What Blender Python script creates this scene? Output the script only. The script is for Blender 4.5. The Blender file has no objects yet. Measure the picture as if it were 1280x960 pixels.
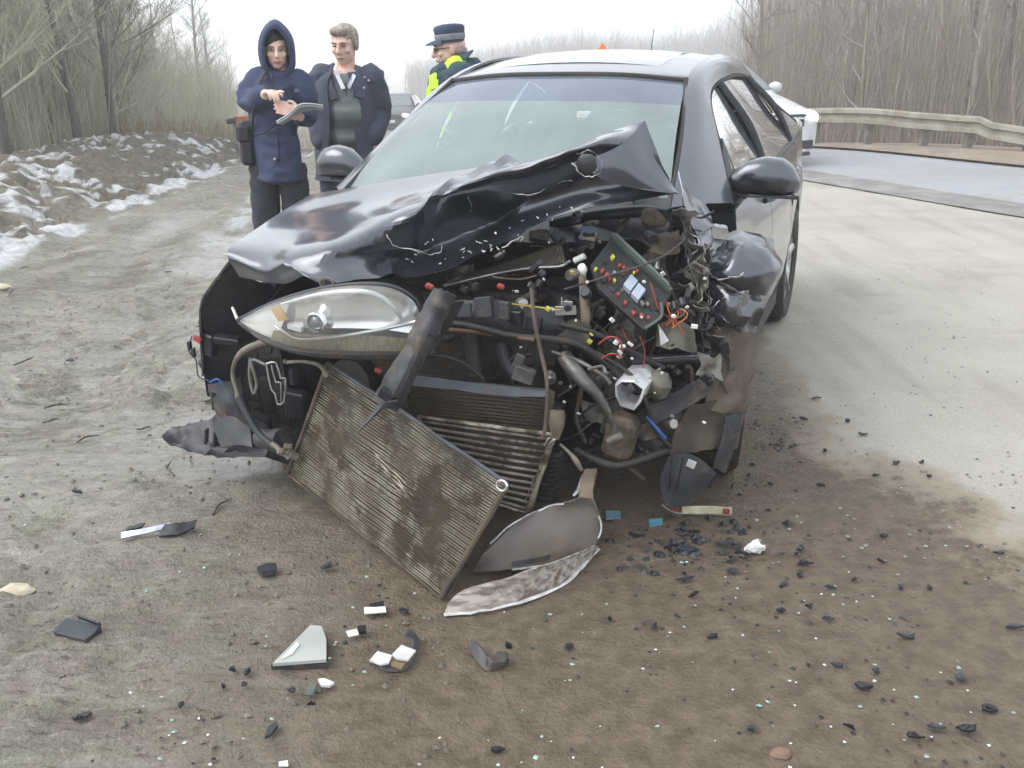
import bpy, bmesh, math, random
import numpy as np
from mathutils import Vector, Matrix, Euler, noise as mnoise
R = math.radians
random.seed(7)
S = bpy.context.scene
COL = S.collection
# ------------------------------------------------------------ camera
FPX, TH, RO, CH = 1169.27, R(19.525), R(.7934), 1.6
cam = bpy.data.cameras.new('camera'); camo = bpy.data.objects.new('camera', cam); COL.objects.link(camo)
cam.sensor_width = 36; cam.lens = 36*FPX/1280; cam.clip_start = .05; cam.clip_end = 9000
_r0 = Vector((1, 0, 0)); _u0 = Vector((0, math.sin(TH), math.cos(TH))); _b = Vector((0, -math.cos(TH), math.sin(TH)))
_c, _s = math.cos(RO), math.sin(RO)
_r = _c*_r0-_s*_u0; _u = _s*_r0+_c*_u0
camo.matrix_world = Matrix(((_r.x, _u.x, _b.x, 0), (_r.y, _u.y, _b.y, 0), (_r.z, _u.z, _b.z, CH), (0, 0, 0, 1)))
S.camera = camo
# ------------------------------------------------------------ light: flat overcast day, sky brightest ahead
SUN_EL, SUN_AZ = 48, -100           # sun behind thick bright cloud, to the left
w = bpy.data.worlds.new('World'); S.world = w; w.use_nodes = True
nt = w.node_tree; nt.nodes.clear()
sky = nt.nodes.new('ShaderNodeTexSky'); sky.sky_type = 'NISHITA'; sky.sun_disc = False
sky.sun_elevation = R(SUN_EL); sky.sun_rotation = R(SUN_AZ); sky.air_density = 1.0; sky.dust_density = 3.0; sky.ozone_density = 1.0
hs = nt.nodes.new('ShaderNodeHueSaturation'); hs.inputs['Saturation'].default_value = .16; hs.inputs['Value'].default_value = 1.0
bg = nt.nodes.new('ShaderNodeBackground'); bg.inputs['Strength'].default_value = .15
wo = nt.nodes.new('ShaderNodeOutputWorld')
nt.links.new(sky.outputs[0], hs.inputs['Color'])
mxs = nt.nodes.new('ShaderNodeMix'); mxs.data_type = 'RGBA'; mxs.inputs[0].default_value = .6; mxs.inputs[7].default_value = (6.0, 6.4, 6.95, 1)   # cloud deck
nt.links.new(hs.outputs[0], mxs.inputs[6]); nt.links.new(mxs.outputs[2], bg.inputs['Color']); nt.links.new(bg.outputs[0], wo.inputs['Surface'])
sl = bpy.data.lights.new('sun', 'SUN'); so = bpy.data.objects.new('sun', sl); COL.objects.link(so)
sl.energy = 1.1; sl.angle = R(50); sl.color = (1, .97, .92)
_d = Vector((math.sin(R(SUN_AZ))*math.cos(R(SUN_EL)), math.cos(R(SUN_AZ))*math.cos(R(SUN_EL)), math.sin(R(SUN_EL))))
so.rotation_euler = _d.to_track_quat('Z', 'Y').to_euler()
S.view_settings.view_transform = 'Standard'; S.view_settings.look = 'None'
S.view_settings.exposure = .95; S.view_settings.gamma = 1; S.view_settings.use_curve_mapping = False
S.render.engine = 'CYCLES'
S.cycles.max_bounces = 8; S.cycles.transparent_max_bounces = 12; S.cycles.volume_bounces = 2
S.cycles.use_denoising = True

# ------------------------------------------------------------ measuring helpers (photo pixel -> real place at a real depth)
def ray(px, py):
    X = (px-640)/FPX; Y = (480-py)/FPX
    x = X*_c+Y*_s; y = -X*_s+Y*_c
    return Vector((x, math.cos(TH)+math.sin(TH)*y, -math.sin(TH)+math.cos(TH)*y))
def G(px, py, z=0.0):
    d = ray(px, py); p = d*((z-CH)/d.z); p.z = z; return p
def W(px, py, Y):
    d = ray(px, py); p = d*(Y/d.y); p.z += CH; return p
PSI, OX, OY = R(22.444), -.1727, 3.4724
_ps, _pc = math.sin(PSI), math.cos(PSI)
def tocar(p):
    x, y = p[0]-OX, p[1]-OY
    return Vector((x*_pc-y*_ps, x*_ps+y*_pc, p[2]))
def toworld(c):
    return Vector((OX+c[0]*_pc+c[1]*_ps, OY-c[0]*_ps+c[1]*_pc, c[2]))
def K(px, py, yc):
    d = ray(px, py); t = (yc+OX*_ps+OY*_pc)/(d.x*_ps+d.y*_pc); p = d*t; p.z += CH; return tocar(p)

# ------------------------------------------------------------ numpy noise
def _h(ix, iy, sd):
    n = (ix.astype(np.int64)*374761393+iy.astype(np.int64)*668265263+sd*974711) & 0x7fffffff
    n = ((n ^ (n >> 13))*1274126177) & 0x7fffffff
    n = (n ^ (n >> 16)) & 0xffff
    return n/65535.0
def vnoise(x, y, sd=0):
    ix = np.floor(x); iy = np.floor(y); fx = x-ix; fy = y-iy
    fx = fx*fx*(3-2*fx); fy = fy*fy*(3-2*fy)
    a = _h(ix, iy, sd); b = _h(ix+1, iy, sd); c = _h(ix, iy+1, sd); d = _h(ix+1, iy+1, sd)
    return (a*(1-fx)+b*fx)*(1-fy)+(c*(1-fx)+d*fx)*fy
def fbm(x, y, o=4, sd=0, g=.5):
    s = 0; a = 1; t = 0
    for i in range(o):
        s = s+a*vnoise(x*2**i+17.3*i, y*2**i-9.1*i, sd+i); t += a; a *= g
    return s/t
def sstep(a, b, x):
    t = np.clip((x-a)/(b-a), 0, 1); return t*t*(3-2*t)

# ------------------------------------------------------------ materials
_M = {}
def nodes(name):
    m = bpy.data.materials.new(name); m.use_nodes = True
    n = m.node_tree.nodes; p = n['Principled BSDF']
    return m, n, m.node_tree.links, p
def lin(c): return tuple(c)+(1,)
def M(name, col, col2=None, rough=.5, metal=0, scale=12, bump=0, bscale=60, coat=0, lo=.42, hi=.62, rough2=None, spec=.5, stretch=None, dirt=None, dscale=5, dlo=.5, dhi=.62):
    if name in _M: return _M[name]
    m, n, l, p = nodes(name)
    tc = n.new('ShaderNodeTexCoord'); src = tc.outputs['Object']
    if stretch:
        mp = n.new('ShaderNodeMapping'); mp.inputs['Scale'].default_value = stretch; l.new(src, mp.inputs[0]); src = mp.outputs[0]
    nz = n.new('ShaderNodeTexNoise'); nz.inputs['Scale'].default_value = scale; nz.inputs['Detail'].default_value = 6; l.new(src, nz.inputs['Vector'])
    mr = n.new('ShaderNodeMapRange'); mr.inputs[1].default_value = lo; mr.inputs[2].default_value = hi; l.new(nz.outputs['Fac'], mr.inputs[0])
    mx = n.new('ShaderNodeMix'); mx.data_type = 'RGBA'; mx.inputs[6].default_value = lin(col); mx.inputs[7].default_value = lin(col2 or tuple(c*.72 for c in col))
    l.new(mr.outputs[0], mx.inputs[0]); out = mx.outputs[2]
    p.inputs['Roughness'].default_value = rough
    rsock = None
    if rough2 is not None:
        r2 = n.new('ShaderNodeMapRange'); r2.inputs[1].default_value = lo; r2.inputs[2].default_value = hi; r2.inputs[3].default_value = rough; r2.inputs[4].default_value = rough2
        l.new(nz.outputs['Fac'], r2.inputs[0]); rsock = r2.outputs[0]; l.new(rsock, p.inputs['Roughness'])
    if dirt:
        n2 = n.new('ShaderNodeTexNoise'); n2.inputs['Scale'].default_value = dscale; n2.inputs['Detail'].default_value = 8; n2.inputs['Roughness'].default_value = .7; l.new(tc.outputs['Object'], n2.inputs['Vector'])
        m2 = n.new('ShaderNodeMapRange'); m2.inputs[1].default_value = dlo; m2.inputs[2].default_value = dhi; l.new(n2.outputs['Fac'], m2.inputs[0])
        x2 = n.new('ShaderNodeMix'); x2.data_type = 'RGBA'; x2.inputs[7].default_value = lin(dirt); l.new(m2.outputs[0], x2.inputs[0]); l.new(out, x2.inputs[6]); out = x2.outputs[2]
        r3 = n.new('ShaderNodeMix'); r3.data_type = 'FLOAT'; r3.inputs[3].default_value = .85; l.new(m2.outputs[0], r3.inputs[0])
        if rsock: l.new(rsock, r3.inputs[2])
        else: r3.inputs[2].default_value = rough
        l.new(r3.outputs[0], p.inputs['Roughness'])
    l.new(out, p.inputs['Base Color'])
    p.inputs['Metallic'].default_value = metal; p.inputs['Coat Weight'].default_value = coat; p.inputs['Coat Roughness'].default_value = .09 if coat == 1 and metal else .06; p.inputs['Coat IOR'].default_value = 1.5+.25*(coat == 1); p.inputs['Specular IOR Level'].default_value = spec
    if bump:
        bz = n.new('ShaderNodeTexNoise'); bz.inputs['Scale'].default_value = bscale; bz.inputs['Detail'].default_value = 5; l.new(src, bz.inputs['Vector'])
        bp = n.new('ShaderNodeBump'); bp.inputs['Strength'].default_value = bump; bp.inputs['Distance'].default_value = .01; l.new(bz.outputs['Fac'], bp.inputs['Height']); l.new(bp.outputs[0], p.inputs['Normal'])
    _M[name] = m; return m
def glass(name, tint=(.8, .9, .9), ior=1.5, dust_sheen=.1, dust_sheen_col=(.7, .75, .75), rough=.02):
    if name in _M: return _M[name]
    m, n, l, p = nodes(name); n.remove(p); o = n['Material Output']
    tr = n.new('ShaderNodeBsdfTransparent'); tr.inputs[0].default_value = lin(tint)
    gl = n.new('ShaderNodeBsdfGlossy'); gl.inputs['Roughness'].default_value = rough; gl.inputs[0].default_value = (1, 1, 1, 1)
    df = n.new('ShaderNodeBsdfDiffuse'); df.inputs[0].default_value = lin(dust_sheen_col)
    fr = n.new('ShaderNodeFresnel'); fr.inputs[0].default_value = ior
    tc = n.new('ShaderNodeTexCoord'); nz = n.new('ShaderNodeTexNoise'); nz.inputs['Scale'].default_value = 4; nz.inputs['Detail'].default_value = 8; l.new(tc.outputs['Object'], nz.inputs['Vector'])
    mr = n.new('ShaderNodeMapRange'); mr.inputs[1].default_value = .3; mr.inputs[2].default_value = .75; mr.inputs[3].default_value = dust_sheen*.85; mr.inputs[4].default_value = dust_sheen*1.15; l.new(nz.outputs['Fac'], mr.inputs[0])
    a = n.new('ShaderNodeMixShader'); l.new(mr.outputs[0], a.inputs[0]); l.new(tr.outputs[0], a.inputs[1]); l.new(df.outputs[0], a.inputs[2])
    b = n.new('ShaderNodeMixShader'); l.new(fr.outputs[0], b.inputs[0]); l.new(a.outputs[0], b.inputs[1]); l.new(gl.outputs[0], b.inputs[2])
    l.new(b.outputs[0], o.inputs['Surface'])
    _M[name] = m; return m

# ------------------------------------------------------------ mesh builder
def V(*a): return Vector(a)
def catmull(P, n):
    P = np.asarray(P, float); N = len(P)
    if N < 3:
        t = np.linspace(0, 1, n+1)[:, None]
        return P[0]*(1-t)+P[1]*t if P.ndim == 2 else P[0]*(1-t[..., None])+P[1]*t[..., None]
    E = np.concatenate([[2*P[0]-P[1]], P, [2*P[-1]-P[-2]]]); out = []
    for i in range(N-1):
        a, b, c, d = E[i:i+4]
        for k in range(n):
            t = k/n
            out.append(.5*((2*b)+(c-a)*t+(2*a-5*b+4*c-d)*t*t+(3*b-a-3*c+d)*t**3))
    out.append(P[-1]); return np.array(out)
class MB:
    def __init__(s): s.v = []; s.f = []; s.m = []
    def add(s, vs, fs, mi=0):
        o = len(s.v); s.v.extend([tuple(v) for v in vs]); s.f.extend([tuple(i+o for i in f) for f in fs]); s.m.extend([mi]*len(fs)); return s
    def box(s, c, size, rot=None, mi=0, bev=.12, taper=1):
        # chamfered box: 24 verts so that edges catch light
        hx, hy, hz = [q/2 for q in size]; b = min(hx, hy, hz)*bev*1.6
        vs = []
        for sx in (-1, 1):
            for sy in (-1, 1):
                for sz in (-1, 1):
                    k = taper if sz > 0 else 1
                    vs += [(sx*hx*k, sy*(hy*k-b), sz*(hz-b)), (sx*(hx*k-b), sy*hy*k, sz*(hz-b)), (sx*(hx*k-b), sy*(hy*k-b), sz*hz)]
        bm = bmesh.new(); bv = [bm.verts.new(v) for v in vs]; bmesh.ops.convex_hull(bm, input=bv)
        bm.verts.index_update(); vv = [v.co.copy() for v in bm.verts]; ff = [[v.index for v in f.verts] for f in bm.faces]; bm.free()
        rm = Matrix.Identity(3) if rot is None else (rot if isinstance(rot, Matrix) else Euler(rot).to_matrix())
        c = Vector(c); return s.add([rm @ v+c for v in vv], ff, mi)
    def tube(s, pts, r, n=8, mi=0, cap=True, sub=0, flat=None):
        P = [Vector(p) for p in pts]
        rr = list(r) if isinstance(r, (list, tuple)) else [r]*len(P)
        if sub:
            Q = catmull([list(p)+[q] for p, q in zip(P, rr)], sub) if len(P) > 2 else catmull([list(p)+[q] for p, q in zip(P, rr)], sub)
            P = [Vector(q[:3]) for q in Q]; rr = [q[3] for q in Q]
        vs = []; fs = []; up = None
        for i, p in enumerate(P):
            t = (P[min(i+1, len(P)-1)]-P[max(i-1, 0)]).normalized()
            if t.length < .5: t = Vector((0, 0, 1))
            if up is None: up = t.orthogonal().normalized()
            up = (up-t*up.dot(t)); up = up.normalized() if up.length > 1e-5 else t.orthogonal().normalized()
            sd = t.cross(up)
            for k in range(n):
                a = 2*math.pi*k/n; kx, ky = math.cos(a), math.sin(a)
                if flat: kx *= flat
                vs.append(p+(up*kx+sd*ky)*rr[i])
        L = len(P)
        for i in range(L-1):
            for k in range(n): fs.append((i*n+k, i*n+(k+1) % n, (i+1)*n+(k+1) % n, (i+1)*n+k))
        if cap: fs.append(tuple(reversed(range(n)))); fs.append(tuple((L-1)*n+k for k in range(n)))
        return s.add(vs, fs, mi)
    def cyl(s, a, b, r0, r1=None, n=16, mi=0): return s.tube([a, b], [r0, r0 if r1 is None else r1], n, mi)
    def lathe(s, prof, c=(0, 0, 0), axis='X', n=28, mi=0, rot=None):
        vs = []; L = len(prof)
        for (r, h) in prof:
            for k in range(n):
                a = 2*math.pi*k/n; q = (h, r*math.cos(a), r*math.sin(a))
                vs.append(q if axis == 'X' else (q[1], q[2], q[0]) if axis == 'Z' else (q[1], q[0], q[2]))
        fs = [(i*n+k, i*n+(k+1) % n, (i+1)*n+(k+1) % n, (i+1)*n+k) for i in range(L-1) for k in range(n)]
        rm = Matrix.Identity(3) if rot is None else Euler(rot).to_matrix(); c = Vector(c)
        return s.add([rm @ Vector(v)+c for v in vs], fs, mi)
    def ball(s, c, r, n=12, mi=0, rot=None):
        if not isinstance(r, (tuple, list)): r = (r, r, r)
        rm = Matrix.Identity(3) if rot is None else Euler(rot).to_matrix(); c = Vector(c); vs = []; fs = []; h = n//2
        for i in range(1, h):
            for k in range(n):
                a = math.pi*i/h; b = 2*math.pi*k/n
                vs.append(rm @ Vector((r[0]*math.sin(a)*math.cos(b), r[1]*math.sin(a)*math.sin(b), r[2]*math.cos(a)))+c)
        vs += [rm @ Vector((0, 0, r[2]))+c, rm @ Vector((0, 0, -r[2]))+c]; T = len(vs)-2
        for i in range(h-2):
            for k in range(n): fs.append((i*n+k, (i+1)*n+k, (i+1)*n+(k+1) % n, i*n+(k+1) % n))
        for k in range(n): fs.append((T, k, (k+1) % n)); fs.append((T+1, (h-2)*n+(k+1) % n, (h-2)*n+k))
        return s.add(vs, fs, mi)
    def plate(s, pts, th, mi=0, nrm=None):
        P = [Vector(p) for p in pts]; nn = Vector(nrm) if nrm else Vector((0, 0, 0))
        if not nrm:
            for i in range(len(P)):
                a, b = P[i], P[(i+1) % len(P)]; nn += a.cross(b)
        nn.normalize(); n = len(P); o = nn*th
        fs = [tuple(range(n)), tuple(reversed(range(n, 2*n)))]+[(i, i+n, (i+1) % n+n, (i+1) % n) for i in range(n)]
        return s.add([p+o*.5 for p in P]+[p-o*.5 for p in P], fs, mi)
    def grid(s, A, mi=0, th=0, flip=False):
        A = np.asarray(A, float); r, c = A.shape[:2]
        d1 = np.gradient(A, axis=0); d2 = np.gradient(A, axis=1); nn = np.cross(d1, d2); nn /= np.maximum(np.linalg.norm(nn, axis=2, keepdims=True), 1e-9)
        f = [(i*c+j, i*c+j+1, (i+1)*c+j+1, (i+1)*c+j) for i in range(r-1) for j in range(c-1)]
        if flip: f = [tuple(reversed(q)) for q in f]; nn = -nn
        if not th: return s.add(A.reshape(-1, 3), f, mi)
        B = A+nn*th; N = r*c  # second skin
        g = [tuple(reversed([i+N for i in q])) for q in f]
        bd = [(0, j) for j in range(c)]+[(i, c-1) for i in range(1, r)]+[(r-1, j) for j in range(c-2, -1, -1)]+[(i, 0) for i in range(r-2, 0, -1)]
        bi = [i*c+j for i, j in bd]; e = [(bi[k], bi[k]+N, bi[(k+1) % len(bi)]+N, bi[(k+1) % len(bi)]) for k in range(len(bi))]
        return s.add(np.concatenate([A.reshape(-1, 3), B.reshape(-1, 3)]), f+g+e, mi)
    def sheet(s, ctrl, n=4, th=.003, mi=0, crumple=0, cs=6, sd=0, linear=False, ragged=0):
        A = np.array([[list(p) for p in row] for row in ctrl], float)
        A = catmull(A, n); A = np.swapaxes(catmull(np.swapaxes(A, 0, 1), n), 0, 1)
        if crumple: A = crump(A, crumple, cs, sd)
        if ragged:
            for e, i in ((0, 1), (-1, -2)):
                for j in range(A.shape[1]):
                    k = mnoise.noise(Vector((j*.9, e*7, sd)))*ragged; A[e, j] += (A[e, j]-A[i, j])*k
            for e, i in ((0, 1), (-1, -2)):
                for j in range(A.shape[0]):
                    k = mnoise.noise(Vector((j*.9, e*7+3, sd+9)))*ragged; A[j, e] += (A[j, e]-A[j, i])*k
        s.grid(A, mi, th); return A
    def rect(s, ctr, n): pass
    def jit(s, amp, sc, sd=0):
        for i, v in enumerate(s.v):
            q = Vector(v)*sc+Vector((sd*3.1, sd*1.7, sd)); d = mnoise.noise_vector(q); s.v[i] = tuple(Vector(v)+d*amp)
        return s
    def build(s, name, mats, parent=None, smooth=35, label=None, cat=None, group=None, kind=None, loc=None, rec=False):
        me = bpy.data.meshes.new(name); me.from_pydata(s.v, [], s.f); me.validate()
        if not isinstance(mats, (list, tuple)): mats = [mats]
        for m in mats: me.materials.append(m)
        if len(mats) > 1 and len(me.polygons) == len(s.m): me.polygons.foreach_set('material_index', s.m)
        if rec:
            bm = bmesh.new(); bm.from_mesh(me); bmesh.ops.recalc_face_normals(bm, faces=bm.faces); bm.to_mesh(me); bm.free()
        if smooth:
            me.polygons.foreach_set('use_smooth', [True]*len(me.polygons))
            if smooth < 180: me.set_sharp_from_angle(angle=R(smooth))
        o = bpy.data.objects.new(name, me); COL.objects.link(o)
        if parent: o.parent = parent
        if loc is not None: o.location = loc
        return tag(o, label, cat, group, kind)
def crump(A, amp, sc, sd=0):
    # sheet-metal crumple: ridged folds along the local normal
    d1 = np.gradient(A, axis=0); d2 = np.gradient(A, axis=1); nn = np.cross(d1, d2); nn /= np.maximum(np.linalg.norm(nn, axis=2, keepdims=True), 1e-9)
    B = A.copy()
    for i in range(A.shape[0]):
        for j in range(A.shape[1]):
            q = Vector(A[i, j])*sc+Vector((sd*5.3, sd, -sd*2.1))
            k = (1-2*abs(mnoise.noise(q)))*.6+mnoise.noise(q*2.3)*.4
            B[i, j] += nn[i, j]*amp*k
    return B
def tag(o, label=None, cat=None, group=None, kind=None):
    for k, v in (('label', label), ('category', cat), ('group', group), ('kind', kind)):
        if v: o[k] = v
    return o
def thing(name, label, cat, loc=(0, 0, 0), rz=0, group=None):
    o = bpy.data.objects.new(name, None); COL.objects.link(o); o.empty_display_size = .1
    o.location = loc; o.rotation_euler = (0, 0, rz); return tag(o, label, cat, group)
KIDS = {}
def kids(o):
    return [c for c in o.children]
def copy_tree(o, parent=None):
    c = o.copy(); COL.objects.link(c)
    if parent: c.parent = parent
    for ch in o.children: copy_tree(ch, c)
    return c
def smooth_mesh(me, it=2, f=.5):
    bm = bmesh.new(); bm.from_mesh(me)
    for _ in range(it): bmesh.ops.smooth_vert(bm, verts=bm.verts, factor=f, use_axis_x=True, use_axis_y=True, use_axis_z=True)
    bm.to_mesh(me); bm.free()
def remesh(o, vox, it=3):
    md = o.modifiers.new('r', 'REMESH'); md.mode = 'VOXEL'; md.voxel_size = vox
    dg = bpy.context.evaluated_depsgraph_get(); me = bpy.data.meshes.new_from_object(o.evaluated_get(dg)); o.modifiers.clear()
    mats = [m for m in o.data.materials]; o.data = me; me.materials.clear()
    for m in mats: me.materials.append(m)
    smooth_mesh(me, it); me.polygons.foreach_set('use_smooth', [True]*len(me.polygons)); return o
# ============================================================ LAND
# edges measured on the photograph: lot/mud border, road edges, berm foot
mudline = [G(930, 440), G(945, 500), G(1010, 560), G(1090, 610), G(1160, 655), G(1230, 705), G(1290, 745)]
NEAR = [(14, -6), (9.6, 1.5), (6.9, 6.4), (5.31, 9.68), (4.07, 12.6), (2.6, 16.0), (.4, 22.), (-3.5, 34), (-9, 52), (-24, 90)]
FARE = [(22, -2), (14.5, 4.0), (9.8, 9.6), (7.12, 13.15), (5.55, 17.0), (3.9, 22.), (1.0, 31), (-3.3, 43), (-9, 60), (-24, 100)]
def interp_x(poly, y):
    P = sorted(poly, key=lambda p: p[1]); return np.interp(y, [p[1] for p in P], [p[0] for p in P])
def land_z(x, y):
    x = np.asarray(x, float); y = np.asarray(y, float)
    slope = -.052*np.maximum(y-13, 0)*sstep(13, 22, y)
    slope = np.maximum(slope, -9.5-0*y)
    # left berm of ploughed snow and dirt
    bx = -4.35-.02*(y-8)+.35*(vnoise(y*.35, y*0, 3)-.5)+.9*sstep(15, 19, y)
    berm = .38*sstep(0, 1.25, bx-x)*(1-sstep(1.8, 4.2, bx-x))*(1-sstep(16.5, 20, y))
    berm = berm*(.75+.55*fbm(x*1.3, y*.9, 3, 5))
    ditch = -.45*sstep(2.2, 6, bx-x)
    # beyond the guardrail the ground falls a little
    fx = interp_x(FARE, y); ditch2 = -.25*sstep(2.2, 6, x-fx)
    z = slope+berm+ditch+ditch2
    # far valley and ridge
    z = z+(9.0*sstep(1300, 2400, y))*(.6+.8*fbm(x*.002, y*.0005, 3, 8))*(1)
    return z
def make_ground():
    def axis(segs):
        out = [segs[0][0]]
        for a, b, st in segs:
            n = max(1, int(round((b-a)/st))); out += list(np.linspace(a, b, n+1)[1:])
        return np.array(out)
    xs = axis([(-3200, -400, 400), (-400, -60, 34), (-60, -12, 2), (-12, -7.5, .25), (-7.5, -3, .055), (-3, 2.4, .03), (2.4, 8, .08), (8, 14, .5), (14, 60, 2.5), (60, 400, 34), (400, 3200, 400)])
    ys = axis([(-60, -4, 8), (-4, 1.6, .4), (1.6, 5, .024), (5, 9, .05), (9, 17, .1), (17, 34, .5), (34, 120, 3), (120, 500, 20), (500, 1300, 100), (1300, 2600, 65), (2600, 4200, 400)])
    X, Y = np.meshgrid(xs, ys); Z = land_z(X, Y)
    # distance to mud line (positive = lot asphalt side)
    mp = np.array([[p.x, p.y] for p in mudline]); o = np.argsort(mp[:, 1]); ml = np.interp(Y, mp[o, 1], mp[o, 0])
    ml = np.where(Y < mp[:, 1].min(), mp[np.argmin(mp[:, 1]), 0]+(mp[:, 1].min()-Y)*1.3, ml)
    ml = np.where(Y > 4.8, 1.25+(Y-4.8)*.10, ml)
    dm = X-ml+(fbm(X*1.4, Y*1.4, 6, 11, .62)-.5)*1.0
    lot = sstep(-.22, .34, dm)*(X < interp_x(FARE, Y)+.3)
    near_fade = 1-sstep(20, 34, Y)
    mud = (1-lot)*near_fade*(X > -9)
    # ruts running away from the viewer, lumps, small pits
    wet = np.clip(sstep(.50, .60, fbm(X*1.1+3, Y*.8, 4, 101))*sstep(-.2, -1.2, X)*sstep(2.6, 3.6, Y)*(1-sstep(9, 12, Y))
                  + 1.5*np.exp(-((X+1.85)/.8)**2-((Y-4.8)/1.6)**2)*sstep(.40, .47, fbm(X*4, Y*4, 4, 111)), 0, 1)
    lump = (fbm(X*2.2, Y*2.2, 4, 21)-.5)*.055+(fbm(X*9, Y*9, 3, 31)-.5)*.022+(fbm(X*24, Y*24, 2, 41)-.5)*.012+(np.abs(fbm(X*13+3, Y*20, 3, 45, .6)-.5)*-.042+.007)*sstep(-.2, -1.3, X+.05*Y)
    lft = sstep(-.3, -1.6, X+.05*Y)
    rut = np.zeros_like(X)
    for c0, wd, dp in ((-3.5, .22, .05), (-2.75, .25, .045), (-1.95, .2, .03)):
        rut -= dp*np.exp(-((X-c0+.06*Y+.12*(vnoise(Y*.8, Y*0+c0, 2)-.5))/wd)**2)*sstep(3.2, 5, Y)
    tread = (np.sin((Y+X*.4)*38)*.5)*.010*np.exp(-((X+2.75-.02*Y)/.35)**2)
    Z = Z+mud*(lump*(.5+1.6*lft)*(1-.75*wet)+rut+tread)*(1-sstep(12, 26, Y))
    Z = Z+lot*(fbm(X*3, Y*3, 3, 51)-.5)*.012*near_fade
    bx = -4.35-.02*(Y-8)+.35*(vnoise(Y*.35, Y*0, 3)-.5)+.9*sstep(15, 19, Y)
    inb = sstep(-.35, .15, bx-X)*(1-sstep(19, 23, Y))*(X > -12)
    clod = fbm(X*3.2, Y*2.1, 4, 61)
    Z = Z+inb*((np.abs(clod-.5)*-.42+.06)+(fbm(X*11, Y*8, 3, 71)-.5)*.13)
    snow = inb*np.clip((.34*fbm(X*2.2, Y*1.3, 3, 81)+.66*fbm(X*6+Y*1.5, Y*15, 4, 85, .75)-.540)*13, 0, 1)*(.4+.6*(fbm(X*30,Y*24,2,88)>.36))
    edge = np.exp(-((bx-X+.08)/.17)**2)*sstep(.46, .56, fbm(X*5, Y*2.4, 4, 91))*(Y > 5)*(1-sstep(16, 19, Y))
    snow = np.clip(snow+edge, 0, 1); Z = Z+snow*.022
    snow = np.maximum(snow, sstep(540, 640, Y)*(fbm(X*.006, Y*.006, 3, 95) > .38))
    strip = np.exp(-((X+2.75+.14*(Y-9.5))/.13)**2)*sstep(8.6, 9.6, Y)*(1-sstep(13, 14, Y))*sstep(.42, .56, fbm(X*6, Y*3, 3, 97))
    icy = np.clip(strip, 0, 1)
    v = np.stack([X, Y, Z], 2).reshape(-1, 3); r, c = X.shape
    idx = np.arange(r*c).reshape(r, c)
    f = np.stack([idx[:-1, :-1], idx[:-1, 1:], idx[1:, 1:], idx[1:, :-1]], 2).reshape(-1, 4)
    me = bpy.data.meshes.new('ground'); me.vertices.add(len(v)); me.vertices.foreach_set('co', v.ravel())
    me.loops.add(f.size); me.loops.foreach_set('vertex_index', f.ravel().astype(np.int32)); me.polygons.add(len(f))
    me.polygons.foreach_set('loop_start', np.arange(0, f.size, 4, dtype=np.int32)); me.polygons.foreach_set('loop_total', np.full(len(f), 4, np.int32))
    me.update(); me.polygons.foreach_set('use_smooth', [True]*len(f))
    # wetness: thaw water between the ruts and round the wreck; oil/fluid under the front
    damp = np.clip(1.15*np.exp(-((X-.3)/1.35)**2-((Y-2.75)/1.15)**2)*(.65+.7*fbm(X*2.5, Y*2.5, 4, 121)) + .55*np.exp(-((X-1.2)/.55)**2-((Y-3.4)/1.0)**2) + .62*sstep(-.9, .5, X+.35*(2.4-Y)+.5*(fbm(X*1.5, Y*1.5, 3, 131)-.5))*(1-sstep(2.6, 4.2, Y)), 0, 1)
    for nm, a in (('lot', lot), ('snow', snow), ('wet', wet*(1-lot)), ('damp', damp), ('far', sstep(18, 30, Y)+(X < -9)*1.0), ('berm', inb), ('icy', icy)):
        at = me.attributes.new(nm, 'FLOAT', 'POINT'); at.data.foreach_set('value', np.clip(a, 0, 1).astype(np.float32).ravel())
    m, n, l, p = nodes('muddy_ground')
    geo = n.new('ShaderNodeNewGeometry')
    def nz(sc, det=6, ro=.6, st=None):
        t = n.new('ShaderNodeTexNoise'); t.inputs['Scale'].default_value = sc; t.inputs['Detail'].default_value = det; t.inputs['Roughness'].default_value = ro
        if st:
            mp_ = n.new('ShaderNodeMapping'); mp_.inputs['Scale'].default_value = st; l.new(geo.outputs['Position'], mp_.inputs[0]); l.new(mp_.outputs[0], t.inputs['Vector'])
        else: l.new(geo.outputs['Position'], t.inputs['Vector'])
        return t.outputs['Fac']
    def mrg(s_, a, b, c=0, d=1):
        t = n.new('ShaderNodeMapRange'); t.inputs[1].default_value = a; t.inputs[2].default_value = b; t.inputs[3].default_value = c; t.inputs[4].default_value = d; l.new(s_, t.inputs[0]); return t.outputs[0]
    def mixc(f_, a, b):
        t = n.new('ShaderNodeMix'); t.data_type = 'RGBA'
        if isinstance(f_, float): t.inputs[0].default_value = f_
        else: l.new(f_, t.inputs[0])
        for k, q in ((6, a), (7, b)):
            if isinstance(q, tuple): t.inputs[k].default_value = lin(q)
            else: l.new(q, t.inputs[k])
        return t.outputs[2]
    def mixf(f_, a, b):
        t = n.new('ShaderNodeMix'); t.data_type = 'FLOAT'; l.new(f_, t.inputs[0])
        for k, q in ((2, a), (3, b)):
            if isinstance(q, float): t.inputs[k].default_value = q
            else: l.new(q, t.inputs[k])
        return t.outputs[0]
    def attr(a):
        t = n.new('ShaderNodeAttribute'); t.attribute_name = a; return t.outputs['Fac']
    def mul(a, b):
        t = n.new('ShaderNodeMath'); t.operation = 'MULTIPLY'
        for k, q in ((0, a), (1, b)):
            if isinstance(q, float): t.inputs[k].default_value = q
            else: l.new(q, t.inputs[k])
        return t.outputs[0]
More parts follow.
